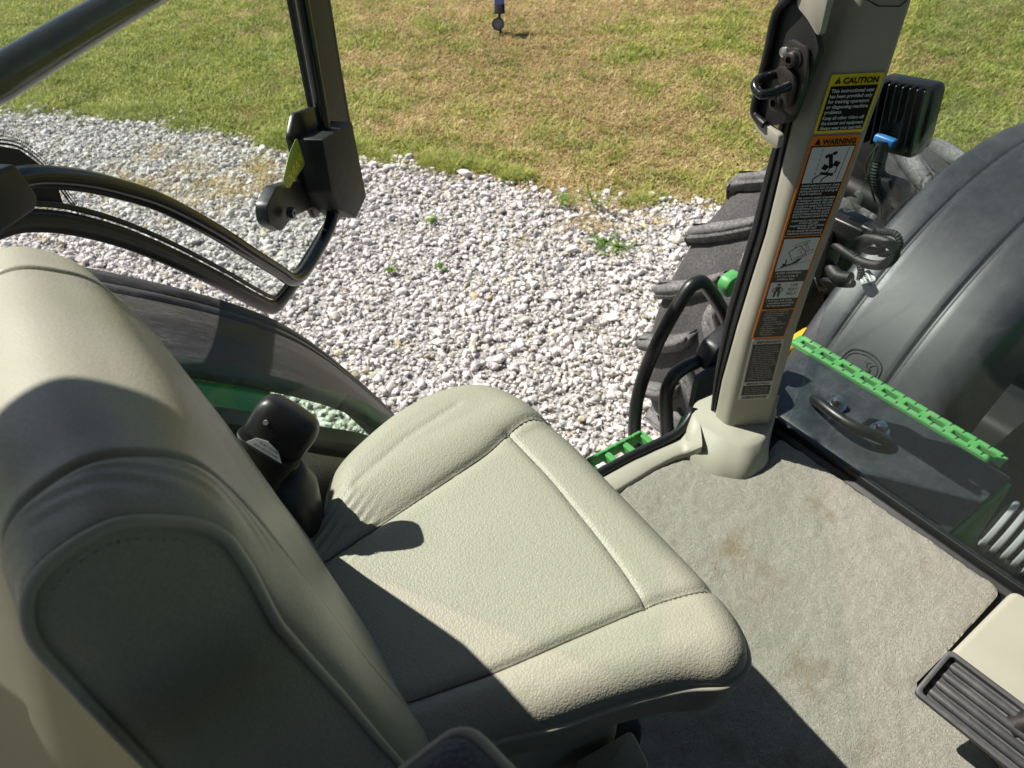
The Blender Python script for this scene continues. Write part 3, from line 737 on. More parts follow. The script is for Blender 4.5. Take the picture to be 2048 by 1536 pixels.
lb.blob('seated_person_pictogram', [circ(.30, 1.8045, .0027, .063), [(.24, 1.8005), (.36, 1.8005), (.37, 1.7905), (.23, 1.7905)], [(.22, 1.7905), (.29, 1.7905), (.27, 1.7790), (.22, 1.7790)], [(.31, 1.7905), (.38, 1.7905), (.39, 1.7790), (.34, 1.7790)]], PK, M['lab_black'], p)
lb.strokes('seat_belt_pictogram', [[(.24, 1.7995), (.16, 1.7940), (.20, 1.7890), .0016], [(.36, 1.7995), (.44, 1.7940), (.40, 1.7890), .0016]], PK, M['lab_black'], p)
lb.lines([('USE', .62, .80, 1.8005, .0078, 'L'), ('SEAT', .58, .84, 1.7915, .0078, 'L'), ('BELT', .58, .84, 1.7825, .0078, 'L')], PK, M['lab_black'], p, 'lettering', .015)
lb.lines([('\u2022 Pull belt fully from', .09, .80, 1.7690, .0054, 'L'), ('retractors and adjust', .15, .88, 1.7635, .0054, 'L'), ('for best protection.', .15, .82, 1.7580, .0054, 'L')], O3, M['lab_white'], p, 'lettering', .02)
# lower black field of the warning label holds the certification text
lb.quad('divider', .04, .96, 1.7530, 1.7505, PK, M['lab_orange'], p, .0002)
lb.quad('black_field', .05, .95, 1.7250, 1.6885, O2_, M['lab_black'], p)
rows = ['To maintain unimpaired', 'operator protection and', "manufacturer's ROPS", 'certification:', '\u2022 Damaged ROPS', '  structures must be', '  replaced, not repaired', '  or revised.', '\u2022 Any alteration to the', '  ROPS must be', '  approved by the', '  manufacturer.']
lb.lines([(r_.strip(), .16 if not r_.startswith('  ') else .2, (.16 if not r_.startswith('  ') else .2) + .029 * len(r_.strip()), 1.7455 - .00475 * i, .0048, 'L') for i, r_ in enumerate(rows)], O3, M['lab_silver'], p, 'lettering', .012)
# IMPORTANT
lc = Lab(1.684, .0085, .0680, 1.530, .0085, .0700)
p = lc.quad('important_label', 0, 1, 1.6825, 1.530, O1, M['lab_silver'], T, .001)
lc.lines([('IMPORTANT', .16, .90, 1.6735, .0072, 'L')], O2_, M['lab_black'], p, 'heading', .03)
lc.lines([('IMPORTANT', .14, .88, 1.5700, .0070, 'L')], O2_, M['lab_black'], p, 'heading', .03)
lc.quad('black_field', .06, .94, 1.6705, 1.5785, O2_, M['lab_black'], p, .0005)
lc.quad('black_field', .06, .94, 1.5670, 1.5430, O2_, M['lab_black'], p, .0005)
L = []
for i in range(19):
    words = ['After servicing engine', 'coolant system, be sure', 'to fill with the correct', 'mixture. Incorrect fluid', 'will cause damage to', 'the engine and drive', 'train. See the manual']
    s_ = words[i % 7]; L.append((s_, .12, .12 + .033 * len(s_), 1.6650 - .00455 * i, .0040, 'L'))
lc.lines(L, O3, M['lab_silver'], p, 'lettering', .0)
lc.lines([(['Use only approved parts', 'when repairing this cab', 'or its mounts. See the', 'operator manual'][i], .12, .86, 1.5615 - .0047 * i, .0038, 'L') for i in range(4)], O3, M['lab_silver'], p, 'lettering', .0)
bars = []; t_ = .10
while t_ < .9:
    w_ = rng.choice([.008, .014, .022]); bars.append([(t_, 1.5395), (t_ + w_, 1.5395), (t_ + w_, 1.5330), (t_, 1.5330)]); t_ += w_ + rng.choice([.008, .014])
lc.blob('barcode', bars, O2_, M['lab_black'], p)

# grab handle recess line and speaker triangle near the top of the pillar
A_, B_, C_, D_, E_ = pil(2.30)
lb2 = Lab(2.45, .055, .125, 2.22, .045, .118)
lb2.strokes('trim_joint', [[(.05, 2.40), (.03, 2.30), (.10, 2.256), (.35, 2.2475), (.75, 2.246), (.97, 2.262)]], .0012, M['black_matte'], T, .0016)
lb2.strokes('triangle_mark', [[(.60, 2.30), (.40, 2.268), (.82, 2.262), (.90, 2.285), (.88, 2.30)]], .0012, M['black_matte'], T, .0010)

# --- door striker assembly on the pillar
mF = np.array([-.995, .1, 0]); eY = np.array([.1, .995, 0])
LO = np.array([.948, 0, 0])
def onp(y, z, off=0.0): return np.array([.9465 + (y - .65) * .1, y, z]) + mF * off
hs = [(.679, 2.262), (.683, 2.223), (.6835, 2.150), (.693, 2.095), (.686, 2.084), (.665, 2.083), (.624, 2.104), (.617, 2.182), (.613, 2.204), (.640, 2.262)]
def latch_plate(name, poly, depth, mat, par, base, bev=.002, r=.005):
    q = round_poly([(y, z) for y, z in poly], r, 3); V, Fc = prism_geo(q, (.9465 - .065, 0, 0), (.1, 1.0, 0), (0, 0, 1), mF, depth, base); return bevel_mesh(name, V, Fc, mat, par, bev, 2, 40)
latch_plate('striker_housing', [(.700, 2.34), (.698, 2.223), (.701, 2.100), (.694, 2.082), (.668, 2.074), (.630, 2.094), (.61, 2.20), (.645, 2.250), (.650, 2.34)], .012, M['black_matte'], T, -.012)
HO = bpy.data.objects['striker_housing']
rim = [onp(y, z, .006) for y, z in [(.668, 2.34), (.668, 2.265), (.690, 2.232), (.693, 2.175), (.698, 2.100), (.692, 2.084), (.672, 2.077)]]
tube('housing_rim', rim, .0065, M['black'], T, 8, smooth_path=4)
latch_plate('striker_plate', [(.658, 2.205), (.622, 2.200), (.616, 2.165), (.616, 2.140), (.622, 2.106), (.655, 2.112), (.672, 2.132), (.668, 2.150), (.668, 2.190)], .007, M['dark_metal'], T, .000, .0015, .008)
latch_plate('striker_block', [(.664, 2.168), (.640, 2.172), (.624, 2.158), (.624, 2.122), (.640, 2.112), (.662, 2.130)], .011, M['dark_metal'], T, .006, .002, .008)
for y, z in ((.642, 2.182), (.647, 2.122)):
    b = lathe('bolt', [(.0145, 0), (.0145, .003), (.0115, .004), (.0105, .010), (.008, .012), (.005, .012), (.0048, .006)], onp(y, z, .014 if z < 2.15 else .007), mF, M['dark_metal'], T, 18)
lathe('rivet', [(.007, 0), (.007, .003), (.004, .0045)], onp(.662, 2.186, .007), mF, M['steel'], T, 14)
pth = [onp(.664, 2.156, .010), onp(.667, 2.154, .040), onp(.663, 2.149, .052), onp(.650, 2.143, .056), onp(.640, 2.143, .050), onp(.633, 2.150, .010)]
tube('striker_loop', pth, .0068, M['black_gloss'], T, 12, smooth_path=5)
latch_plate('trim_tab', [(.692, 2.080), (.664, 2.076), (.640, 2.070), (.640, 2.048), (.672, 2.058), (.690, 2.066)], .012, M['trim'], T, -.006, .004, .006)
latch_plate('trim_shoulder', [(.662, 2.245), (.640, 2.235), (.612, 2.215), (.612, 2.29), (.660, 2.30)], .012, M['trim'], T, -.008, .004, .010)

# --- windscreen: glass, lower frame
V, Fc = box_geo((1.092, -.15, 2.10), (.006, 1.44, 1.36)); mesh('windshield', V, Fc, M['glass_wind'], T)
prism('windshield_frame', round_poly([(1.074, 1.392), (1.086, 1.400), (1.088, 1.418), (1.100, 1.418), (1.102, 1.36), (1.074, 1.36)], .003, 3), (0, .60, 0), (1, 0, 0), (0, 0, 1), (0, -1, 0), 1.5, M['rubber_seal'], T, 0)
prism('cowl_panel', [(1.100, 1.395), (1.118, 1.385), (1.128, 1.330), (1.128, 1.20), (1.10, 1.20)], (0, .66, 0), (1, 0, 0), (0, 0, 1), (0, -1, 0), 1.6, M['black_matte'], T, .003)
tube('cowl_seal', [(1.112, .64, 1.396), (1.112, .1, 1.396), (1.112, -.6, 1.396)], .006, M['rubber_seal'], T, 8)

# --- storage box outside the windscreen with its grab handle
bx = round_poly([(1.128, 1.318), (1.175, 1.350), (1.385, 1.356), (1.400, 1.345), (1.405, 1.26), (1.405, 1.00), (1.128, 1.00)], [.01, .02, .012, .01, .01, .01, .01], 4)
prism('battery_box_lid', bx[:24], (0, .735, 0), (1, 0, 0), (0, 0, 1), (0, -1, 0), .505, M['box_plastic'], T, .006)
prism('battery_box_side', round_poly([(1.130, 1.300), (1.180, 1.335), (1.392, 1.342), (1.398, 1.00), (1.130, 1.00)], .012, 3), (0, .231, 0), (1, 0, 0), (0, 0, 1), (0, -1, 0), .010, M['green'], T, .002)
hp = [(1.262, .602, 1.350), (1.252, .612, 1.368), (1.236, .590, 1.384), (1.222, .540, 1.392), (1.224, .490, 1.392), (1.246, .452, 1.384), (1.268, .438, 1.366), (1.276, .440, 1.350)]
tube('box_handle', hp, .0125, M['black'], T, 12, smooth_path=5)
for q in ((1.276, .588), (1.282, .482)):
    b = lathe('box_bolt', [(.022, 0), (.022, .006), (.015, .006), (.015, .018), (.010, .026), (.001, .028)], (q[0] + .010, q[1] - .012, 1.354), (0, 0, 1), M['steel'], T, 16)

# --- green serrated tread plate in front of the box: rails, cross ribs and open slots
SR = empty('tread', 'x', 'x'); bpy.data.objects.remove(SR)
def tread_strip(name, o, u, v, L, W, n, mat, par, h=.030, bar=.009, teeth=True):
    """ladder-like strip: L along u, W along v, with n slots"""
    o, u, v = (np.array(q, float) for q in (o, u, v)); w = np.cross(u, v); parts = []; ax = [u, v, w]
    parts.append(box_geo(o + u * L / 2 + v * bar / 2, (L, bar, h), ax)); parts.append(box_geo(o + u * L / 2 + v * (W - bar / 2), (L, bar, h), ax))
    for i in range(n + 1): parts.append(box_geo(o + u * (L * i / n) + v * W / 2 - w * .001, (bar * 1.7, W - .002, h * .9), ax))
    if teeth:
        for i in range(n * 2): parts.append(box_geo(o + u * (L * (i + .5) / (2 * n)) + v * bar * .5 + w * (h / 2 + .001), (L / (2 * n) * .90, bar * .9, .004), ax)); parts.append(box_geo(o + u * (L * (i + .5) / (2 * n)) + v * (W - bar * .5) + w * (h / 2 + .001), (L / (2 * n) * .90, bar * .9, .004), ax))
    V, Fc = [], []
    for a, f in parts: k = len(V); V += a; Fc += [tuple(i + k for i in q) for q in f]
    return bevel_mesh(name, V, Fc, mat, par, .0016, 1)
tread_strip('tread_plate', (1.400, .785, 1.346), (0, -1, 0), (1, 0, 0), .515, .042, 9, M['green_step'], T, h=.014, bar=.0120)
tread_strip('cab_step', (.50, .775, 1.285), (1, -.05, 0), (0, 1, 0), .42, .075, 8, M['green_step'], T)
tread_strip('cab_step', (.50, .86, 1.00), (1, -.05, 0), (0, 1, 0), .42, .12, 8, M['green_step'], T)

# --- hand rails outside the door opening and what carries them
tube('hand_rail', [(.955, .862, 1.06), (.948, .862, 1.17), (.936, .862, 1.36), (.975, .862, 1.50), (1.045, .861, 1.612), (1.078, .858, 1.632), (1.108, .855, 1.612), (1.185, .848, 1.50), (1.212, .842, 1.43), (1.212, .835, 1.36), (1.205, .82, 1.27)], .0155, M['black'], T, 14, smooth_path=6)
tube('hand_rail', [(1.012, .815, 1.05), (1.008, .815, 1.215), (.984, .818, 1.37), (.995, .820, 1.425), (1.03, .822, 1.437), (1.10, .825, 1.430), (1.19, .835, 1.430)], .0165, M['black'], T, 14, smooth_path=6)
prism('rail_mount', round_poly([(1.07, 1.425), (1.10, 1.480), (1.165, 1.500), (1.235, 1.485), (1.24, 1.44), (1.18, 1.425)], .012, 4), (0, .79, 0), (1, 0, 0), (0, 0, 1), (0, 1, 0), .045, M['black'], T, .012)
prism('side_shield', round_poly([(1.03, 1.44), (1.24, 1.44), (1.30, 1.00), (1.03, .95)], .02, 3), (0, .775, 0), (1, 0, 0), (0, 0, 1), (0, 1, 0), .014, M['box_plastic'], T, .003)
prism('rail_bracket', [(.965, 1.16), (1.03, 1.30), (1.06, 1.30), (1.14, 1.13), (1.14, 1.05), (.965, 1.05)], (0, .792, 0), (1, 0, 0), (0, 0, 1), (0, 1, 0), .010, M['green'], T, .002)
rbox('cable_clip', (.962, .842, 1.19), (.010, .030, .045), M['blue'], T, .003)
prism('green_mirror_arm', round_poly([(1.178, 1.552), (1.166, 1.585), (1.178, 1.602), (1.215, 1.606), (1.22, 1.555)], .008, 3), (0, .845, 0), (1, 0, 0), (0, 0, 1), (0, 1, 0), .03, M['green_step'], T, .005)

# --- front wheel (hub, tyre, lugs)
HUB = np.array([2.30, 1.20, .735]); PH = math.radians(5)
wd = np.array([-math.cos(PH), math.sin(PH), 0]); wn_ = np.array([math.sin(PH), math.cos(PH), 0]); wz = np.array([0, 0, 1.])
WH = bpy.data.objects.new('front_wheel', None); WH.empty_display_size = .1; WH.location = HUB; link(WH, T)
def wp(a, r, t): return HUB + r * (math.cos(a) * wd + math.sin(a) * wz) + t * wn_
prof = [(.42, -.20), (.52, -.235), (.62, -.245), (.675, -.232), (.700, -.20), (.712, -.10), (.716, 0), (.712, .10), (.700, .20), (.675, .232), (.62, .245), (.52, .235), (.42, .20)]
secs = [[wp(2 * math.pi * i / 96, r, t) for r, t in prof] for i in range(97)]
loft('tyre', secs, M['tyre'], WH, caps=False, closed=False, sharp=80)
rp = [(.425, -.205), (.41, -.19), (.36, -.16), (.34, -.05), (.12, -.02), (.10, -.06), (.001, -.06)]
loft('rim', [[wp(2 * math.pi * i / 64, r, t) for r, t in rp] for i in range(65)], M['yellow'], WH, caps=False, closed=False, sharp=50)
loft('rim', [[wp(2 * math.pi * i / 64, r, -t) for r, t in rp] for i in range(65)], M['yellow'], WH, caps=False, closed=False, sharp=50)
NL = 20
def lug_mesh(side):
    """one lug: starts at the shoulder and sweeps to the centre line"""
    secs = []; stn = [(0, .262, -.035, .60), (.06, .262, -.02, .655), (.14, .252, .0, .712), (.25, .235, .012, .742), (.45, .165, .060, .752), (.65, .10, .118, .755), (.85, .040, .185, .756), (1.0, .004, .235, .755)]
    for s, t, da, r in stn:
        wdt = (.060 if s > .2 else .052) + .006 * s; rb = min(.60 + .12 * min(s / .25, 1), .712) if s < .25 else .700
        ring_ = []
        for k, (q, rr) in enumerate(((-.75, rb), (-.50, r - .012), (-.40, r), (.40, r), (.50, r - .012), (.75, rb))):
            # lug lies across: width measured along the circumference
            a = da + q * wdt / .75; ring_.append(wp(a, rr, side * (t)))
        secs.append(ring_)
    V = [p - HUB for s in secs for p in s]; n = 6; Fc = []
    for i in range(len(secs) - 1):
        for k in range(n): k2 = (k + 1) % n; Fc.append((i * n + k, i * n + k2, (i + 1) * n + k2, (i + 1) * n + k))
    Fc += [tuple(range(n)), tuple(range((len(secs) - 1) * n, len(secs) * n))]
    me = bpy.data.meshes.new('tyre_lug'); me.from_pydata([tuple(v) for v in V], [], Fc)
    bm = bmesh.new(); bm.from_mesh(me); bmesh.ops.recalc_face_normals(bm, faces=bm.faces)
    bmesh.ops.bevel(bm, geom=[e for e in bm.edges if len(e.link_faces) == 2 and e.calc_face_angle(0) > .5], offset=.011, segments=3, affect='EDGES')
    bm.to_mesh(me); bm.free(); me.polygons.foreach_set("use_smooth", [True] * len(me.polygons)); me.materials.append(M['lug']); return me
for side, ph in ((1, 0), (-1, .5)):
    me = lug_mesh(side)
    for i in range(NL):
        ang = 2 * math.pi * (i + ph + .25) / NL; o = bpy.data.objects.new('tyre_lug', me); link(o, WH)
        o.rotation_mode = 'QUATERNION'; ax = Vector(np.cross(wd, wz)); o.rotation_quaternion = Matrix.Rotation(ang, 4, ax).to_quaternion()

# --- front fender over the wheel
FC = np.array([2.30, .73]); FR = .905
def fnd(a, y, dr=0): return (FC[0] - (FR + dr) * math.cos(a), y, FC[1] + (FR + dr) * math.sin(a))
ys = [(.862, -.055), (.866, -.030), (.862, -.012), (.850, -.002), (.835, .0), (.80, 0), (.785, 0), (.782, -.001), (.779, -.004), (.774, -.004), (.771, .0), (.769, .002), (.766, .003), (.75, .003), (.72, .003), (.66, .003), (.62, .003), (.606, .003), (.603, .002), (.599, -.003), (.593, -.003), (.589, .001), (.585, .002), (.57, .002), (.52, .001), (.485, -.002), (.46, -.012), (.44, -.04), (.435, -.10), (.43, -.30)]
secs = [[fnd(a, y, dr) for y, dr in ys] for a in np.radians(np.linspace(8, 150, 72))]
loft('front_fender', secs, M['fender_front'], T, caps=False, closed=False, sharp=80)
def fpt(u, v, dr=.0105):   # emblem coordinates on the fender: u across (towards -y), v along the arc
    a = math.radians(34.5) + v / FR; return np.array(fnd(a, .675 - u, dr))
def emb_strip(name, pts, w, mat, par, h=.0035, closed=False):
    P = catmull([(a, b, 0) for a, b in pts], 6, closed); path = [fpt(a, b, .0040) for a, b, _ in P]; V, Fc = tube_geo(path, w, 6, closed); return V, Fc
EM = []
shield = [(-.052, -.012), (-.048, .040), (-.018, .058), (.018, .058), (.048, .040), (.052, -.012), (.030, -.052), (0, -.064), (-.030, -.052)]
EM.append(emb_strip('s', shield, .0022, None, None, closed=True)); EM.append(emb_strip('s', [(a * .85, b * .85) for a, b in shield], .0013, None, None, closed=True))
for ln, w in (([(-.030, -.006), (-.012, -.002), (.008, .004), (.016, .018), (.026, .022)], .0045), ([(.008, .004), (.026, -.004), (.034, .004)], .0018), ([(.004, .0), (.018, -.016), (.030, -.018)], .0018), ([(-.028, -.006), (-.036, -.026), (-.028, -.040)], .0022), ([(-.022, -.006), (-.020, -.026), (-.008, -.042)], .0022), ([(.018, .020), (.010, .034), (.016, .042)], .0013), ([(.018, .022), (.024, .036), (.032, .040)], .0013), ([(.010, .034), (.002, .038)], .0012)):
    EM.append(emb_strip('d', ln, w, None, None))
multi('fender_emblem', EM, M['fender_front'], T, True, 60)
# lower inner structure seen past the fender: axle bracket, hood side
rbox('axle_bracket', (2.1, .30, .75), (.9, .22, .35), M['black_matte'], T, .03)
rbox('axle', (2.3, .55, .735), (.30, .95, .22), M['black_matte'], T, .04)
prism('hood_side', round_poly([(1.25, .75), (1.25, 1.62), (1.9, 1.66), (3.4, 1.45), (3.6, 1.2), (3.5, .75)], .08, 5), (0, -.45, 0), (1, 0, 0), (0, 0, 1), (0, -1, 0), .9, M['green'], T, .03)
prism('engine_shield', round_poly([(1.45, .60), (1.42, 1.10), (1.60, 1.30), (2.6, 1.30), (2.8, .60)], .05, 4), (0, .10, 0), (1, 0, 0), (0, 0, 1), (0, -1, 0), .12, M['black_matte'], T, .02)
prism('frame_rail', [(1.12, .62), (1.12, .98), (2.0, .92), (2.0, .62)], (0, .22, 0), (1, 0, 0), (0, 0, 1), (0, -1, 0), .5, M['black_matte'], T, .01)
tube('fender_bracket', [(2.25, .30, .98), (1.95, .50, 1.18), (1.75, .60, 1.36)], .028, M['black_matte'], T, 8)
rbox('yellow_hub', (1.62, .90, 1.02), (.16, .05, .34), M['yellow'], T, .02)

# --- work light on the pillar, seen from behind through the windscreen
def WL(y, z, x=1.15): return (x, y, z)
WLm = bpy.data.objects.new('work_light', None); WLm.empty_display_size = .05; WLm.location = (1.15, .575, 2.07); link(WLm, T)
ro = np.array([0, -.995, .10]); ru = np.array([0, .10, .995]); rn = np.array([-1., 0, 0]); Lc = np.array([1.17, .578, 2.065])
V, Fc = prism_geo(round_poly([(-.042, .052), (.040, .052), (.046, .044), (.046, -.030), (.034, -.062), (-.036, -.062), (-.047, -.034), (-.047, .044)], .008, 3), Lc, ro, ru, rn, .030, -.012)
bevel_mesh('lamp_body', V, Fc, M['black'], WLm, .004, 2, 40)
for i in range(8):
    x = -.040 + i * .0114; lo = -.048 if i not in (3, 4) else -.006
    V, Fc = prism_geo([(x - .0014, lo), (x + .0014, lo), (x + .0014, .049), (x - .0014, .049)], Lc, ro, ru, rn, .020, .018); V = np.array(V)
    bevel_mesh('cooling_fin', V, Fc, M['black'], WLm, .0012, 1, 40)
rbox('cable_gland', (1.132, .578, 2.030), (.014, .036, .014), M['blue'], WLm, .004)
tube('connector', [(1.128, .578, 2.030), (1.120, .574, 2.000)], .0095, M['black'], WLm, 12)
def conduit(name, pts, r, par, pitch=.0045, mat='black_matte', n=10):
    P = catmull(pts, n); seg = np.r_[0, np.cumsum(np.linalg.norm(np.diff(P, axis=0), axis=1))]; L = seg[-1]; m = max(int(L / (pitch / 2)), 4)
    s = np.linspace(0, L, m); Q = np.c_[[np.interp(s, seg, P[:, i]) for i in range(3)]].T
    rr = [r * (1.0 if k % 2 else .82) for k in range(m)]; V, Fc = tube_geo(Q, rr, 10); return mesh(name, V, Fc, M[mat], par, False)
conduit('lamp_conduit', [(1.120, .574, 2.004), (1.118, .570, 1.982), (1.122, .562, 1.958), (1.135, .548, 1.935), (1.15, .55, 1.90)], .0085, T)
tube('lamp_wire', [(1.118, .580, 2.026), (1.108, .585, 1.995), (1.118, .572, 1.960), (1.128, .560, 1.930)], .0016, M['black'], T, 6, smooth_path=5)
# --- bracket, switch housings, hoses and cables between the pillar and the fender
prism('lamp_bracket', round_poly([(.69, 1.97), (.69, 2.05), (.60, 2.02), (.595, 1.95), (.545, 1.955), (.535, 1.925), (.60, 1.90), (.69, 1.90)], .012, 3), (1.165, 0, 0), (0, 1, 0), (0, 0, 1), (1, 0, 0), .030, M['black_matte'], T, .005)
tube('mirror_arm', [(1.15, .70, 1.915), (1.15, .64, 1.925), (1.155, .575, 1.918), (1.16, .54, 1.91)], .018, M['black_matte'], T, 12, smooth_path=5)
prism('clear_fuse_cover', round_poly([(.625, 1.905), (.600, 1.935), (.585, 1.925), (.588, 1.900), (.612, 1.885)], .006, 3), (1.135, 0, 0), (0, 1, 0), (0, 0, 1), (1, 0, 0), .020, M['clear'], T, .003)
for k, (c, s) in enumerate((((1.15, .600, 1.862), (.05, .075, .028)), ((1.145, .560, 1.866), (.035, .028, .034)), ((1.16, .625, 1.835), (.05, .07, .030)), ((1.15, .66, 1.80), (.05, .09, .10)))):
    rbox('cable_connector', c, s, M['black'], T, .005)
conduit('cable_conduit', [(1.145, .580, 1.868), (1.14, .540, 1.880), (1.14, .515, 1.886), (1.14, .503, 1.872), (1.14, .512, 1.850), (1.14, .530, 1.842)], .0065, T)
tube('hydraulic_hose', [(1.14, .645, 1.845), (1.135, .590, 1.850), (1.13, .545, 1.868), (1.13, .512, 1.872), (1.13, .500, 1.855), (1.13, .515, 1.830), (1.13, .550, 1.818), (1.135, .60, 1.820), (1.14, .66, 1.83)], .0085, M['black_matte'], T, 12, smooth_path=7)
tube('hydraulic_hose', [(1.16, .66, 1.86), (1.15, .60, 1.845), (1.14, .555, 1.838), (1.14, .53, 1.850), (1.145, .545, 1.862)], .0075, M['black_matte'], T, 12, smooth_path=7)
conduit('cable_conduit', [(1.135, .580, 1.822), (1.13, .560, 1.820), (1.125, .545, 1.806), (1.122, .540, 1.790)], .0065, T)
conduit('cable_conduit', [(1.15, .665, 1.80), (1.14, .648, 1.765), (1.135, .620, 1.748), (1.13, .580, 1.758), (1.125, .550, 1.775)], .0080, T)
tube('hydraulic_hose', [(1.15, .66, 1.83), (1.14, .632, 1.795), (1.14, .612, 1.775), (1.13, .585, 1.770), (1.13, .560, 1.778)], .012, M['black_matte'], T, 12, smooth_path=7)
for c, s in (((1.16, .690, 1.79), (.04, .05, .16)), ((1.17, .70, 1.70), (.05, .06, .10))): rbox('cable_cover', c, s, M['black_matte'], T, .010)
# paper tag hanging from the cable
tg = round_poly([(-.024, .012), (-.004, .015), (.002, .010), (.022, .009), (.026, -.004), (.018, -.012), (-.006, -.010), (-.026, -.006)], .003, 3)
tu = np.array([-.30, -.86, -.42]); tu /= np.linalg.norm(tu); tw = np.array([-.80, -.05, .60]); tw -= tu * (tu @ tw); tw /= np.linalg.norm(tw); tv = np.cross(tw, tu)
V, Fc = prism_geo(tg, (1.118, .520, 1.792), tu, tv, tw, .0008); tagp = mesh('cable_tag', V, Fc, M['lab_white'], T)
text_obj('lettering', [('RE580187', -.020, .000, .0065, None, 'L'), ('MADE IN', -.018, .0075, .0035, None, 'L'), ('TEST OK', -.018, -.0045, .0030, None, 'L')], np.array([1.118, .520, 1.792]) + tw * .0014, tu, tv, M['lab_black'], tagp, .01)

# --- grey corrugated hose in front of the windscreen
HO_ = bpy.data.objects.new('corrugated_hose', None); HO_.location = (1.17, .13, 1.42); HO_.empty_display_size = .05; link(HO_, T)
hax = np.array([.10, -.98, -.10]); hax /= np.linalg.norm(hax)
h0 = np.array([1.165, .180, 1.440])
lathe('hose_core', [(.030, 0), (.041, .004), (.041, .50)], h0, hax, M['black_matte'], HO_, 28)
for i in range(22):
    c = h0 + hax * (.010 + i * .0185)
    lathe('hose_ring', [(.040, -.005), (.049, -.0052), (.052, -.003), (.0525, 0), (.052, .003), (.049, .0052), (.040, .005)], c, hax, M['grey_hose'], HO_, 28)

# --- console panel and clutch pedal at the right
cp = [(1.062, .088), (1.062, -.60), (.60, -.60), (.72, -.10), (.880, .086), (1.03, .088)]
prism('console_panel', round_poly([(1.064, .086), (1.064, -.60), (.70, -.60), (.76, -.10), (.852, .086)], .018, 5), (0, 0, FZ - .02), (1, 0, 0), (0, 1, 0), (0, 0, 1), .055, M['trim'], T, .010, seg=4)
rbox('steering_column_cover', (1.0, -.28, 1.62), (.24, .24, .42), M['trim'], T, .04)
PD = bpy.data.objects.new('clutch_pedal', None); PD.empty_display_size = .05; PD.location = (.76, .0, 1.52); link(PD, T)
pu_ = np.array([.94, .04, .33]); pu_ /= np.linalg.norm(pu_); pv_ = np.array([0.04, -1, .0]); pv_ -= pu_ * (pu_ @ pv_); pv_ /= np.linalg.norm(pv_); pw_ = np.cross(pv_, pu_)
if pw_[2] < 0: pw_ = -pw_
po = np.array([.7575, .0, 1.520])
op = round_poly([(-.042, -.080), (.042, -.080), (.042, .080), (-.042, .080)], .010, 5); ip_ = round_poly([(-.0345, -.0725), (.0345, -.0725), (.0345, .0725), (-.0345, .0725)], .006, 5)
def p3(q, h): return po + pu_ * q[0] + pv_ * q[1] + pw_ * h
n_ = len(op); V = [p3(q, 0) for q in op] + [p3(q, .013) for q in op] + [p3(q, .013) for q in ip_] + [p3(q, .002) for q in ip_]
Fc = []
for l in range(3):
    for k_ in range(n_): k2 = (k_ + 1) % n_; Fc.append((l * n_ + k_, l * n_ + k2, (l + 1) * n_ + k2, (l + 1) * n_ + k_))
Fc += [tuple(range(n_)), tuple(range(3 * n_, 4 * n_))]
bevel_mesh('pedal_frame', V, Fc, M['pedal'], PD, .002, 2, 40)
for i in range(4):
    c = -.0235 + i * .0157; path = [p3((c, y), .0058) for y in (-.066, -.060, 0, .066, .071)]
    tube('pedal_rib', path, [.0045, .0058, .0058, .0058, .004], M['pedal'], PD, 10)
ar = [p3((.01, .03), -.006), p3((.05, .05), .02), p3((.12, .07), .03), p3((.25, .08), .12)]
tube('pedal_arm', ar, .016, M['dark_metal'], PD, 10, smooth_path=5)

# --- rear left corner of the cab: fender, side window, side wall, liner
fx = catmull([(-.80, 0, 2.03), (-.50, 0, 2.09), (-.28, 0, 2.075), (-.08, 0, 2.000), (.055, 0, 1.915), (.205, 0, 1.790), (.300, 0, 1.680), (.392, 0, 1.515), (.470, 0, 1.345), (.520, 0, 1.18), (.545, 0, 1.0)], 8)
ysr = [(.886, -.012), (.886, -.004), (.892, 0), (.92, .0), (1.0, .002), (1.095, .002), (1.103, -.004), (1.110, .002), (1.128, .002), (1.136, -.004), (1.143, .002), (1.172, .002), (1.180, -.002), (1.19, -.012), (1.20, -.03), (1.20, -.075)]
secs = []
for i, p in enumerate(fx):
    a = fx[max(i - 1, 0)]; b = fx[min(i + 1, len(fx) - 1)]; t = (b - a) / np.linalg.norm(b - a); nrm = np.array([-t[2], 0, t[0]]); nrm = nrm if nrm[2] > 0 or nrm[0] > 0 else -nrm
    secs.append([p + nrm * dr + np.array([0, y, 0]) for y, dr in ysr])
loft('rear_fender', secs, M['fender_rear'], T, caps=False, closed=False, sharp=60)
gsec = []
for p in fx[4:39]: gsec.append([(p[0] - .006, .888, p[2] - .012), (p[0] - .008, .828, p[2] - .020), (p[0] - .012, .812, p[2] - .030), (p[0] - .03, .808, p[2] - .10)])
loft('green_fender_body', gsec, M['green'], T, caps=False, closed=False, sharp=60)
wt = catmull([(-.60, 0, 2.01), (-.30, 0, 2.02), (-.12, 0, 1.985), (.03, 0, 1.925), (.105, 0, 1.872), (.180, 0, 1.800), (.255, 0, 1.730), (.33, 0, 1.62), (.385, 0, 1.52), (.42, 0, 1.43)], 8)
def side_loft(name, prof, mat, sharp=50, caps=True):
    secs = []
    for i, p in enumerate(wt):
        a = wt[max(i - 1, 0)]; b = wt[min(i + 1, len(wt) - 1)]; t = (b - a) / np.linalg.norm(b - a); nrm = np.array([-t[2], 0, t[0]]); nrm = nrm if nrm[2] > 0 or nrm[0] > 0 else -nrm
        secs.append([p + nrm * d + np.array([0, y, 0]) for y, d in prof])
    return loft(name, secs, mat, T, caps=caps, sharp=sharp)
side_loft('side_window_frame', [(.735, .006), (.740, .014), (.778, .014), (.782, .006), (.782, -.01), (.735, -.01)], M['rubber_seal'])
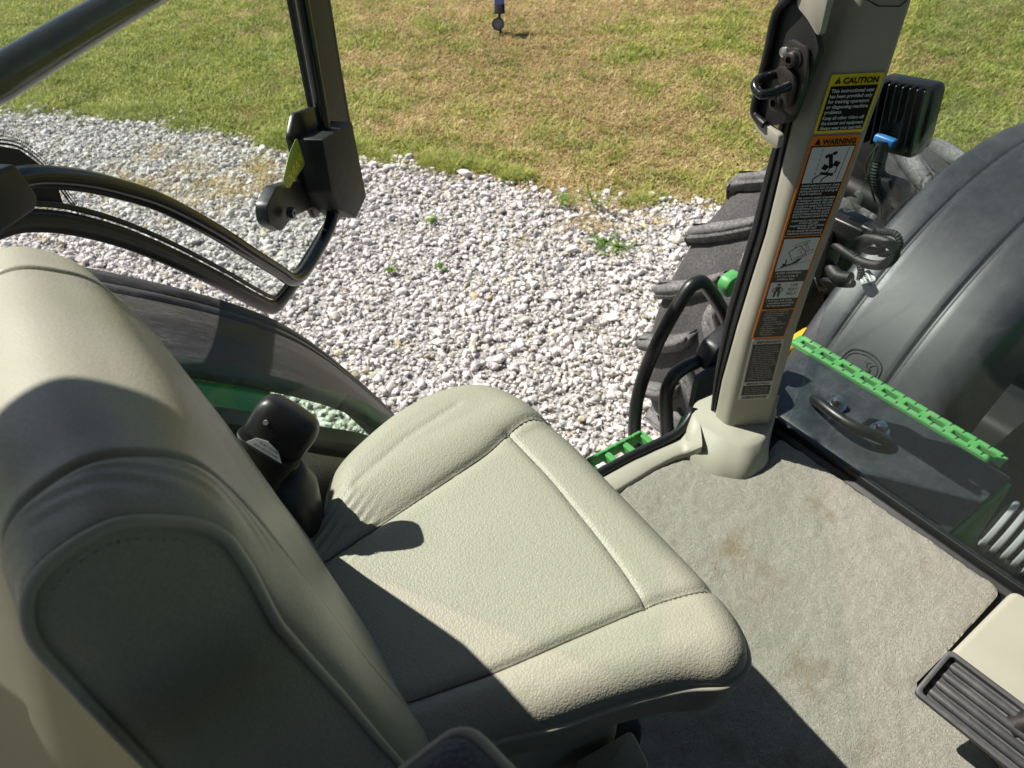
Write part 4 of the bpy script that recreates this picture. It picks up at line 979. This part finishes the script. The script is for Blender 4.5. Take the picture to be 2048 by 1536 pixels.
secs = [[(p[0], .728, p[2] - .004), (p[0] - .004, .722, p[2] - .014), (p[0] - .012, .700, p[2] - .030), (p[0] - .02, .690, p[2] - .07), (p[0] - .02, .688, FZ - .02)] for p in wt]
loft('side_wall_trim', secs, M['trim_grain'], T, caps=False, closed=False, sharp=60)
V, Fc = [], []
for p in wt[4:]: V += [(p[0], .775, p[2] + .012), (p[0] + .0, .800, p[2] + .085)]
Fc = [(2 * i, 2 * i + 1, 2 * i + 3, 2 * i + 2) for i in range(len(wt[4:]) - 1)]
mesh('side_window', V, Fc, M['glass_side'], T)
# rear liner that runs behind the instructional seat
prism('rear_liner', round_poly([(-.60, 1.40), (-.60, 2.06), (-.30, 2.055), (-.215, 2.03), (-.165, 1.93), (-.130, 1.70), (-.12, 1.40)], .03, 5), (0, .70, 0), (1, 0, 0), (0, 0, 1), (0, -1, 0), 1.3, M['trim'], T, .012, seg=3)
for k_, dy in ((0, 0), (1, .018)):
    tube('liner_cord', [(-.10 + .01 * k_, .50 - dy, 1.97), (-.115 + .01 * k_, .45 - dy, 1.955), (-.118, .395 - dy, 1.90), (-.112, .360 - dy, 1.80), (-.10, .35 - dy, 1.5)], .0035, M['piping'], T, 8, smooth_path=6)
# B pillar, roof, roof rail: mostly out of view, they shade the cab
rbox('rear_door_pillar', (-.42, .80, 2.45), (.10, .09, .95), M['black'], T, .02)
rbox('roof', (.10, -.15, 2.98), (2.35, 2.06, .14), M['headliner'], T, .05)
lathe('roof_shadow_pod', [(.03, -.16), (.055, -.05), (.060, .0), (.050, .025), (.001, .04)], (-.190, .640, 2.745), (0, 0, -1), M['black'], T, 20)  # unseen pod, added only to cast a round shadow on the backrest top
rbox('rear_frame', (-.92, -.15, 1.75), (.08, 1.9, .80), M['black'], T, .02)
rbox('right_wall_trim', (.10, -1.08, 1.75), (2.0, .10, .75), M['headliner'], T, .03)
rbox('control_console', (-.10, -.75, 1.72), (.95, .35, .65), M['black'], T, .05)
rbox('right_rear_pillar', (-.45, -1.08, 2.45), (.12, .10, .95), M['trim'], T, .02)
rbox('right_front_pillar', (1.0, -1.0, 2.15), (.12, .10, 1.55), M['trim'], T, .02)
rbox('dashboard', (.98, -.42, 1.95), (.22, .55, .22), M['black'], T, .05)

# ------------------------------------------------------------------ the open door, hinged at the rear
DH = np.array([-.10, .915, 0]); DU = np.array([.7071, .7071, 0]); DN = np.array([.7071, -.7071, 0]); DZ = np.array([0, 0, 1.])
DO = bpy.data.objects.new('door', None); DO.empty_display_size = .1; DO.location = DH + DZ * 1.65; link(DO, T)
def dp(u, z, n=0.0): return DH + DU * u + DZ * z + DN * n
low = catmull([(.00, 2.150, 0), (.077, 2.133, 0), (.119, 2.114, 0), (.174, 2.077, 0), (.248, 2.013, 0), (.332, 1.926, 0), (.434, 1.810, 0), (.507, 1.722, 0), (.556, 1.668, 0), (.585, 1.651, 0), (.65, 1.645, 0), (.726, 1.645, 0), (.90, 1.652, 0), (1.035, 1.652, 0), (1.085, 1.658, 0), (1.112, 1.70, 0), (1.125, 1.807, 0), (1.130, 1.955, 0), (1.140, 2.15, 0), (1.15, 2.6, 0)], 5)
ol = [(a, b) for a, b, _ in low]; outer = ol + [(1.14, 2.80), (0, 2.80)]
V, Fc = prism_geo(outer, DH, DU, DZ, DN, .005, -.0025); mesh('door_glass', V, Fc, M['glass_door'], DO)
tube('door_seal', [dp(a, b, .004) for a, b in ol], .0125, M['rubber_seal'], DO, 10, flat=1.2)
# thin inner lip of the seal
cx, cz = .62, 2.3
inn = []
for i, (a, b) in enumerate(ol):
    p0 = np.array(ol[max(i - 1, 0)]); p1 = np.array(ol[min(i + 1, len(ol) - 1)]); t = (p1 - p0) / np.linalg.norm(p1 - p0); inn.append((a - t[1] * .0205, b + t[0] * .0205))
tube('seal_lip', [dp(a, b, .008) for a, b in inn], .004, M['black'], DO, 8)
tube('door_frame_tube', [dp(a, b, .05) for a, b in catmull([(.05, 2.197, 0), (.098, 2.183, 0), (.160, 2.149, 0), (.221, 2.106, 0), (.295, 2.045, 0), (.387, 1.950, 0), (.476, 1.847, 0), (.550, 1.762, 0), (.583, 1.722, 0), (.612, 1.703, 0), (.66, 1.694, 0), (.74, 1.697, 0), (.80, 1.703, 0), (.845, 1.722, 0), (.862, 1.76, 0)], 7)[:, :2]], .0140, M['black_gloss'], DO, 14)
tube('door_frame_tube', [dp(.893, 1.86, .05), dp(.904, 2.01, .05), dp(.915, 2.15, .05), dp(.93, 2.40, .05), dp(.94, 2.72, .05)], .0140, M['black_gloss'], DO, 14)
tube('door_grab_bar', [dp(.05, 2.222, -.012), dp(.10, 2.224, -.07), dp(.20, 2.225, -.10), dp(.28, 2.224, -.10), dp(.488, 2.230, -.10), dp(.73, 2.233, -.10), dp(1.0, 2.236, -.10), dp(1.06, 2.236, -.07), dp(1.08, 2.236, -.012)], .0270, M['black_gloss'], DO, 18, smooth_path=5)
# front edge trim of the door
fe = [(1.118, 1.70), (1.128, 1.807), (1.133, 1.955), (1.143, 2.15), (1.153, 2.6)]
V, Fc = prism_geo([(a - .010, b) for a, b in fe[1:]] + [(a - .20, b) for a, b in fe[:0:-1]], DH, DU, DZ, DN, .012, .004); bevel_mesh('door_edge_trim', V, Fc, M['black_matte'], DO, .002, 2, 40)
# latch housing
lp = [(.802, 1.905), (.905, 1.932), (.985, 1.905), (.990, 1.70), (.975, 1.672), (.905, 1.682), (.865, 1.700), (.812, 1.760)]
V, Fc = prism_geo(round_poly([(.810, 1.915), (.985, 1.880), (.992, 1.690), (.905, 1.678), (.838, 1.735), (.800, 1.80)], .006, 3), DH, DU, DZ, DN, .075, .005)
bevel_mesh('latch_housing', V, Fc, M['black_matte'], DO, .004, 2, 40)
V, Fc = prism_geo(round_poly([(.795, 1.925), (.84, 1.955), (1.00, 1.915), (1.00, 1.705), (.82, 1.72), (.79, 1.80)], .010, 3), DH, DU, DZ, DN, .012, .006)
bevel_mesh('latch_back_plate', V, Fc, M['black'], DO, .003, 2, 40)
V, Fc = prism_geo(round_poly([(.760, 1.845), (.668, 1.880), (.612, 1.868), (.600, 1.835), (.640, 1.795), (.700, 1.795), (.800, 1.76)], [.01, .008, .012, .012, .010, .01, .01], 4), DH, DU, DZ, DN, .026, .004)
bevel_mesh('latch_lever', V, Fc, M['black'], DO, .005, 3, 40)
lathe('lever_screw', [(.012, 0), (.012, .008), (.009, .012), (.004, .012), (.004, .006)], dp(.668, 1.822, .040), DN, M['black_gloss'], DO, 16)
# green and yellow sticker on the latch, seen from behind so its letters are mirrored
o_ = dp(.745, 1.868, .034); V, Fc = prism_geo(round_poly([(-.005, .045), (.045, .060), (.055, -.005), (-.045, -.012), (-.060, .012)], .012, 4), o_, DU, DZ, DN, .0006)
stk = mesh('door_sticker', V, Fc, flat('sticker_green', (.34, .42, .05), .35), DO)
text_obj('lettering', [('PARK', 0, 0, .032, .085, 'L')], o_ + DN * .0012 + DU * .045 + DZ * .006, -DU * .96 + DZ * -.20, DZ * .98 - DU * .1, flat('sticker_yellow', (.75, .68, .05), .4), stk, .03)
# hinge arm with cover, black ceramic border of the glass round it
hb = round_poly([(-.06, 2.235), (.072, 2.213), (.080, 2.170), (.070, 2.160), (-.06, 2.165)], .006, 4)
V, Fc = prism_geo(hb, DH, DU, DZ, DN, .045, .022); bevel_mesh('hinge_cover', V, Fc, M['black'], DO, .005, 3, 40)
fr = [(0, 2.150)] + [(a, b) for a, b in inn if a < .185][:] + [(.178, 2.125), (.170, 2.160), (.150, 2.190), (.125, 2.206), (.10, 2.216), (.05, 2.235), (0, 2.24)]
V, Fc = prism_geo(fr[1:] + [(-.0, 2.17)], DH, DU, DZ, DN, .0008, .0028); mesh('glass_border', V, Fc, M['black_matte'], DO)
dots = []
edge_ = catmull([(.192, 2.066, 0), (.184, 2.10, 0), (.178, 2.125, 0), (.170, 2.160, 0), (.150, 2.190, 0), (.125, 2.206, 0), (.10, 2.216, 0), (.05, 2.235, 0)], 12)
for row in range(4):
    for i in range(0, len(edge_) - 1, 1):
        a, b = edge_[i][:2], edge_[i + 1][:2]; t = (b - a) / (np.linalg.norm(b - a) + 1e-9); n2 = np.array([t[1], -t[0]]); c = (a + b) / 2 * (1 if row % 2 else 1) + n2 * (.0025 + row * .0042) + (t * .0017 if row % 2 else 0); r = .0017 - row * .00032
        P = [dp(c[0] + r * math.cos(k * math.pi / 3), c[1] + r * math.sin(k * math.pi / 3), .0032) for k in range(6)]; dots.append((P, [tuple(range(6))]))
o = multi('glass_border_dots', dots, M['black_matte'], DO, False); o['kind'] = 'stuff'

# ================================================================== INSTRUCTIONAL SEAT
S_ = empty('instructional_seat', 'beige leather instructional seat beside the open cab door', 'seat', (.25, .45, FZ))
arch = [(-.085, 1.72), (-.085, 1.85), (-.086, 1.98), (-.087, 2.10), (-.088, 2.20), (-.086, 2.250), (-.070, 2.282), (-.035, 2.293), (-.008, 2.280), (.012, 2.258), (.024, 2.22), (.032, 2.17), (.042, 2.11), (.054, 2.04), (.066, 1.96), (.079, 1.88), (.092, 1.80), (.102, 1.74)]
AR = catmull([(a, 0, b) for a, b in arch], 9)[:, [0, 2]]
AN = []
for i in range(len(AR)):
    t = AR[min(i + 1, len(AR) - 1)] - AR[max(i - 1, 0)]; t /= np.linalg.norm(t); AN.append(np.array([-t[1], t[0]]))
AN = np.array(AN)
Y0, Y1 = .275, .628
# rim inset is larger on the front face than over the top
INS = np.array([np.interp(i / (len(AR) - 1), [0, .30, .42, .55, .66, 1], [.003, .003, .006, .010, .022, .026]) for i in range(len(AR))])
PIPE = np.array([p - n * e for p, n, e in zip(AR, AN, INS)])
def back_inset(y):
    d = min(y - Y0, Y1 - y); e = 0
    RIMK = 0.0
    if d < .040: RIMK = 1 - math.sqrt(max(0, 1 - (1 - d / .040) ** 2))
    for ysm in (.318, .572): e += .0034 * math.exp(-((y - ysm) / .0026) ** 2) - .0018 * math.exp(-((y - ysm) / .014) ** 2)
    e -= .006 * math.sin(math.pi * min(max((y - .32) / .25, 0), 1))
    return e, RIMK
ysb = np.unique(np.concatenate([np.linspace(Y0, Y0 + .05, 26), np.linspace(Y0 + .05, Y1 - .05, 60), np.linspace(Y1 - .065, Y1, 36), np.linspace(.310, .327, 12), np.linspace(.564, .580, 12)]))
secs = []
for y in ysb:
    e, rk = back_inset(y); k_ = (y - Y0) / (Y1 - Y0); row = []
    for i, (p, n) in enumerate(zip(AR, AN)):
        # slight wrinkles where the cover is drawn round the top edge
        fr_ = i / len(AR); wr = .0004 * math.sin(fr_ * 95 + 14 * math.sin(y * 60)) * math.exp(-((y - .300) / .012) ** 2) * (1 if .3 < fr_ < .62 else .0)
        q = p - n * (e + rk * INS[i]) + n * (wr + .0018 * (math.sin(y * 31 + fr_ * 9) * math.sin(fr_ * 22 + y * 12)))
        row.append((q[0] + .009 * k_ * (1 if i > len(AR) * .55 else 0) * min(1, max(0, (i / len(AR) - .55) / .08)), y, q[1] - .028 * k_ * max(0, min(1, (q[1] - 1.8) / .4))))
    secs.append(row)
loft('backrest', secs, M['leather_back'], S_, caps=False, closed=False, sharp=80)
# near side panel: domed cap, and the far one
def cap(y, sgn, nm, zdrop):
    P = PIPE.copy(); secs = []
    sp = np.c_[np.interp(P[:, 1], [1.7, 1.95, 2.2], [-.005, -.035, -.042]), np.clip(P[:, 1], 1.72, 2.215)]
    for q in (1.0, .985, .96, .92, .86, .78, .68, .55, .4, .25, .1, .0):
        h = .010 * (1 - q ** 3); R_ = sp + (P - sp) * q
        secs.append([(a, y + sgn * h, b - zdrop * max(0, min(1, (b - 1.8) / .4))) for a, b in R_])
    return loft(nm, secs, M['leather'], S_, caps=False, closed=False, sharp=80)
cap(Y0 + .001, -1, 'backrest_side_panel', 0); cap(Y1 - .001, 1, 'backrest_side_panel', .028)
pp = [(a, Y0 - .001, b) for a, b in PIPE]
tube('backrest_piping', pp, .0034, M['piping'], S_, 8)
V_, F_ = [], []
for i in range(6, len(AR) - 2, 2):
    a = PIPE[i] - AN[i] * .009; b = PIPE[i + 1] - AN[i + 1] * .009; m = a + (b - a) * .62; q = tube_geo([(a[0], Y0 - .0022, a[1]), ((a[0] + m[0]) / 2, Y0 - .0034, (a[1] + m[1]) / 2), (m[0], Y0 - .0022, m[1])], .0007, 5); V_.append(q)
o = multi('backrest_stitching', V_, M['piping'], S_)
o['kind'] = 'stuff'

# --- cushion: outline, crowned top with sewn grooves, piping, side skirt
co = [(.030, .31), (.030, .50), (.035, .585), (.075, .606), (.112, .616), (.135, .632), (.152, .658), (.175, .682), (.215, .702), (.285, .724), (.350, .728), (.405, .712), (.445, .670), (.462, .605), (.466, .53), (.459, .43), (.452, .335), (.446, .265), (.434, .215), (.410, .180), (.375, .176), (.335, .200), (.275, .226), (.205, .250), (.150, .275), (.085, .292)]
CO = catmull([(a, b, 0) for a, b in co], 10, True)[:, :2]
CC = np.array([.25, .45])
seams = [catmull([(.02, .545, 0), (.067, .549, 0), (.134, .555, 0), (.284, .570, 0), (.347, .576, 0), (.392, .586, 0), (.428, .590, 0), (.452, .585, 0), (.470, .575, 0)], 8)[:, :2],
         catmull([(.02, .372, 0), (.072, .354, 0), (.135, .335, 0), (.187, .320, 0), (.274, .301, 0), (.357, .282, 0), (.391, .271, 0), (.415, .262, 0), (.436, .258, 0), (.455, .262, 0)], 8)[:, :2],
         catmull([(.388, .585, 0), (.387, .54, 0), (.385, .489, 0), (.379, .43, 0), (.373, .377, 0), (.365, .325, 0), (.356, .284, 0)], 8)[:, :2]]
def segd(P, L):
    d = np.full(len(P), 9.); sd_ = np.zeros(len(P))
    for a, b in zip(L[:-1], L[1:]):
        ab = b - a; t = np.clip(((P - a) @ ab) / (ab @ ab + 1e-12), 0, 1); r = P - (a + t[:, None] * ab); dd = np.hypot(r[:, 0], r[:, 1]); m = dd < d; d[m] = dd[m]; sd_[m] = np.sign(ab[0] * r[m, 1] - ab[1] * r[m, 0])
    return d, sd_
qs = np.concatenate([np.linspace(.0, .80, 78), np.linspace(.805, 1, 34)])
rings = []; HT = 1.822; RE = .040
for q in qs:
    P = CC + (CO - CC) * q; d, _ = segd(P, np.vstack([CO, CO[:1]])) if q > .55 else (np.full(len(P), .2), 0)
    z = np.full(len(P), HT); m = d < RE; z[m] -= (RE - np.sqrt(np.maximum(RE ** 2 - (RE - d[m]) ** 2, 0))) * .85
    for j, L in enumerate(seams):
        ds, sg = segd(P, L); dp_ = .0042 if j < 2 else .0026
        z -= dp_ * np.exp(-(ds / .0036) ** 2)
        z += .0028 * (1 - np.exp(-(ds / .010) ** 2)) if j < 2 else .0012 * (1 - np.exp(-(ds / .010) ** 2))
    z -= .0045                                              # seam shoulders
    far = np.clip((P[:, 1] - .57) / .07, 0, 1); z += .012 * np.sin(far * math.pi * .62) ; near_ = np.clip((.28 - P[:, 1]) / .06, 0, 1); z += .004 * near_
    z -= .010 * np.clip((P[:, 0] - .40) / .06, 0, 1) ** 2
    # drawn-in wrinkle beside the buckle
    w_ = np.hypot((P[:, 0] - .125), (P[:, 1] - .585)); z += .0014 * np.sin((P[:, 0] * .5 - P[:, 1]) * 520) * np.exp(-(w_ / .045) ** 2)
    # long soft crease on the far bolster
    cr, _ = segd(P, np.array([(.18, .625), (.27, .655), (.36, .668)])); z -= .0016 * np.exp(-(cr / .006) ** 2)
    rings.append(np.c_[P, z])
RB = rings[1:]
V = [np.array([CC[0], CC[1], rings[0][0][2]])]; Fc = []; n_ = len(CO)
for r_ in RB: V += list(r_)
for k_ in range(n_): Fc.append((0, 1 + k_, 1 + (k_ + 1) % n_))
for l in range(len(RB) - 1):
    for k_ in range(n_): k2 = (k_ + 1) % n_; a = 1 + l * n_; Fc.append((a + k_, a + k2, a + n_ + k2, a + n_ + k_))
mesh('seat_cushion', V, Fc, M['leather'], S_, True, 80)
RBP = np.concatenate(RB)
for j, L in enumerate(seams):
    pts_ = []
    for p in L:
        if segd(p[None], np.vstack([CO, CO[:1]]))[0][0] < .016 or p[0] < .035: continue
        dd = np.hypot(RBP[:, 0] - p[0], RBP[:, 1] - p[1]); k4 = dd.argsort()[:4]; w4 = 1 / (dd[k4] + 1e-5); pts_.append((p[0], p[1], (RBP[k4, 2] * w4).sum() / w4.sum() + .0004))
    tube('cushion_seam', catmull(pts_, 3), .0012, M['seam'], S_, 6)
edge = RB[-1]; lowz = HT - .0388
tube('cushion_piping', [(p[0] + (p[0] - CC[0]) * .004, p[1] + (p[1] - CC[1]) * .004, p[2] - .003) for p in edge], .0042, M['piping'], S_, 8, closed=True)
sk = []
for s_, dz in ((1.0, -.004), (1.003, -.012), (1.002, -.026), (.992, -.045), (.968, -.066), (.93, -.082), (.86, -.090), (.5, -.092)):
    sk.append([(CC[0] + (p[0] - CC[0]) * s_, CC[1] + (p[1] - CC[1]) * s_, p[2] + dz) for p in edge])
loft('cushion_side', sk, M['leather'], S_, caps=True, sharp=80)
parts = []; E2 = edge; L_ = np.r_[0, np.cumsum(np.linalg.norm(np.diff(E2, axis=0), axis=1))]
s = 0
while s < L_[-1] - .01:
    pts_ = []
    for ds in (0, .0022, .0044):
        x, y, z = (np.interp(s + ds, L_, E2[:, i]) for i in range(3)); k_ = 1.0055; pts_.append((CC[0] + (x - CC[0]) * k_, CC[1] + (y - CC[1]) * k_, z - .0125))
    parts.append(tube_geo(pts_, .0008, 4)); s += .0066
o = multi('cushion_stitching', parts, M['piping'], S_); o['kind'] = 'stuff'
prism('seat_base', round_poly([(.02, .29), (.24, .275), (.315, .255), (.335, .30), (.335, .58), (.02, .60)], .02, 4), (0, 0, FZ), (1, 0, 0), (0, 1, 0), (0, 0, 1), .32, M['trim'], S_, .010)
prism('seat_latch_cover', round_poly([(.225, .215), (.310, .200), (.322, .245), (.240, .258)], .008, 4), (0, 0, 1.575), (1, 0, 0), (0, 1, 0), (0, 0, 1), .055, M['trim'], S_, .008)
prism('seat_foot', round_poly([(.27, .25), (.35, .245), (.365, .29), (.34, .33), (.27, .33)], .012, 4), (0, 0, FZ + .005), (1, 0, 0), (0, 1, 0), (0, 0, 1), .18, M['black'], S_, .008)

# ================================================================== BELT BUCKLE
BK = empty('seat_belt_buckle', 'black seat belt buckle standing in a rubber boot between seat and wall', 'belt buckle', (.10, .64, 1.80))
def oval(c, a, b, u, v, n=28, sq=3.4):
    c = np.array(c, float); return [c + u * a * np.sign(math.cos(t)) * abs(math.cos(t)) ** (2 / sq) + v * b * np.sign(math.sin(t)) * abs(math.sin(t)) ** (2 / sq) for t in np.linspace(0, 2 * math.pi, n, endpoint=False)]
bu = np.array([.60, -.05, -.80]); bu = np.array([.45, -.55, -.50]); bu /= np.linalg.norm(bu)        # long axis of the head as it leans
ba = np.array([-.05, -.55, .83]); ba = np.array([.20, .35, .9]); ba -= bu * (ba @ bu); ba /= np.linalg.norm(ba); bw = np.cross(bu, ba)
hc = np.array([.118, .637, 1.962])
secs = [oval(hc + ba * h, .037 * s1, .0205 * s1, bu, bw) for h, s1 in ((-.024, .80), (-.022, .92), (-.016, 1.0), (.008, 1.02), (.018, .98), (.025, .88), (.029, .72), (.031, .40))]
loft('buckle_head', secs, M['black'], BK, sharp=50)
lathe('buckle_window', [(.003, .0), (.003, .0012)], hc + ba * .006 - bw * .0207 * (1 if (bw @ np.array([0, 1, 0])) > 0 else -1) - bu * .018, -bw if (bw @ np.array([0, 1, 0])) > 0 else bw, M['lab_silver'], BK, 10)
nc = hc - ba * .026
secs = [oval(nc - ba * h, .034 * a_, .0195 * b_, bu, bw, 28, 3.5) for h, a_, b_ in ((0, 1.12, 1.2), (.002, 1.14, 1.22), (.004, 1.06, 1.12), (.030, .98, 1.02), (.040, 1.04, 1.1))]
loft('buckle_sleeve', secs, M['black_matte'], BK, sharp=40)
fwdv = -bw if (bw @ np.array([0, 1, 0])) > 0 else bw
lo_ = hc - ba * .022 + fwdv * .0212 - bu * .002
lab_poly = [(-.022, -.004), (-.015, .007), (-.002, .0105), (.013, .006), (.024, -.005), (.020, -.007)]
V, Fc = prism_geo(lab_poly, lo_, bu, ba, fwdv, .0006); blb = mesh('belt_label', V, Fc, M['lab_white'], BK)
text_obj('lettering', [('THIS BELT CONFORMS', -.010, .0035, .0034, .024, 'L'), ('SAFETY SPECIFICATIONS', -.014, -.0015, .0034, .030, 'L')], lo_ + fwdv * .0011, bu, ba, M['lab_black'], blb, .01)
bt = []
for t, (c, a_, b_) in enumerate([((.095, .647, 1.915), .036, .024), ((.094, .643, 1.900), .040, .030), ((.094, .640, 1.885), .045, .038), ((.092, .634, 1.860), .043, .038), ((.088, .628, 1.830), .043, .038), ((.080, .622, 1.79), .044, .040), ((.072, .618, 1.74), .036, .036)]):
    e1 = np.array([.65, -.55, -.25]) if t < 3 else np.array([.72, -.50, -.1]); e1 /= np.linalg.norm(e1); e2 = np.cross(np.array([0, 0, 1.]), e1); e2 /= np.linalg.norm(e2)
    bt.append(oval(c, a_, b_, e1, e2, 28, 2.4))
loft('rubber_boot', bt, M['black'], BK, sharp=60)

# ================================================================== OPERATOR SEAT (armrest in view)
OS = empty('operator_seat', 'corner of the dark operator seat armrest with beige piping', 'seat', (-.05, .02, FZ))
ac = np.array([.066, .144]); poly = round_poly([(.066, .144), (.082, .045), (-.30, .00), (-.33, .13)], .012, 5)
P2 = poly; secs = []
for ins, z in ((.010, 2.150), (.002, 2.158), (.0, 2.175), (.001, 2.190), (.004, 2.197), (.010, 2.202), (.025, 2.204)):
    c = np.mean(P2, 0); secs.append([(p[0] + (c[0] - p[0]) * ins * 6, p[1] + (c[1] - p[1]) * ins * 6, z) for p in P2])
loft('armrest', secs, leather_mat('armrest_leather', (.075, .078, .082), .42), OS, sharp=60)
c = np.mean(P2, 0); tube('armrest_piping', [(p[0] + (c[0] - p[0]) * .024, p[1] + (c[1] - p[1]) * .024, 2.1965) for p in P2], .0032, M['piping'], OS, 8, closed=True)
rbox('armrest_support', (-.20, .06, 1.95), (.05, .05, .42), M['black'], OS, .01)
rbox('operator_cushion', (-.15, -.28, 1.80), (.50, .52, .14), M['leather'], OS, .05)
rbox('operator_backrest', (-.42, -.28, 2.22), (.13, .52, .80), leather_mat('operator_leather', (.06, .06, .062), .42), OS, .05)
rbox('operator_seat_base', (-.15, -.28, 1.565), (.40, .42, .32), M['black'], OS, .02)
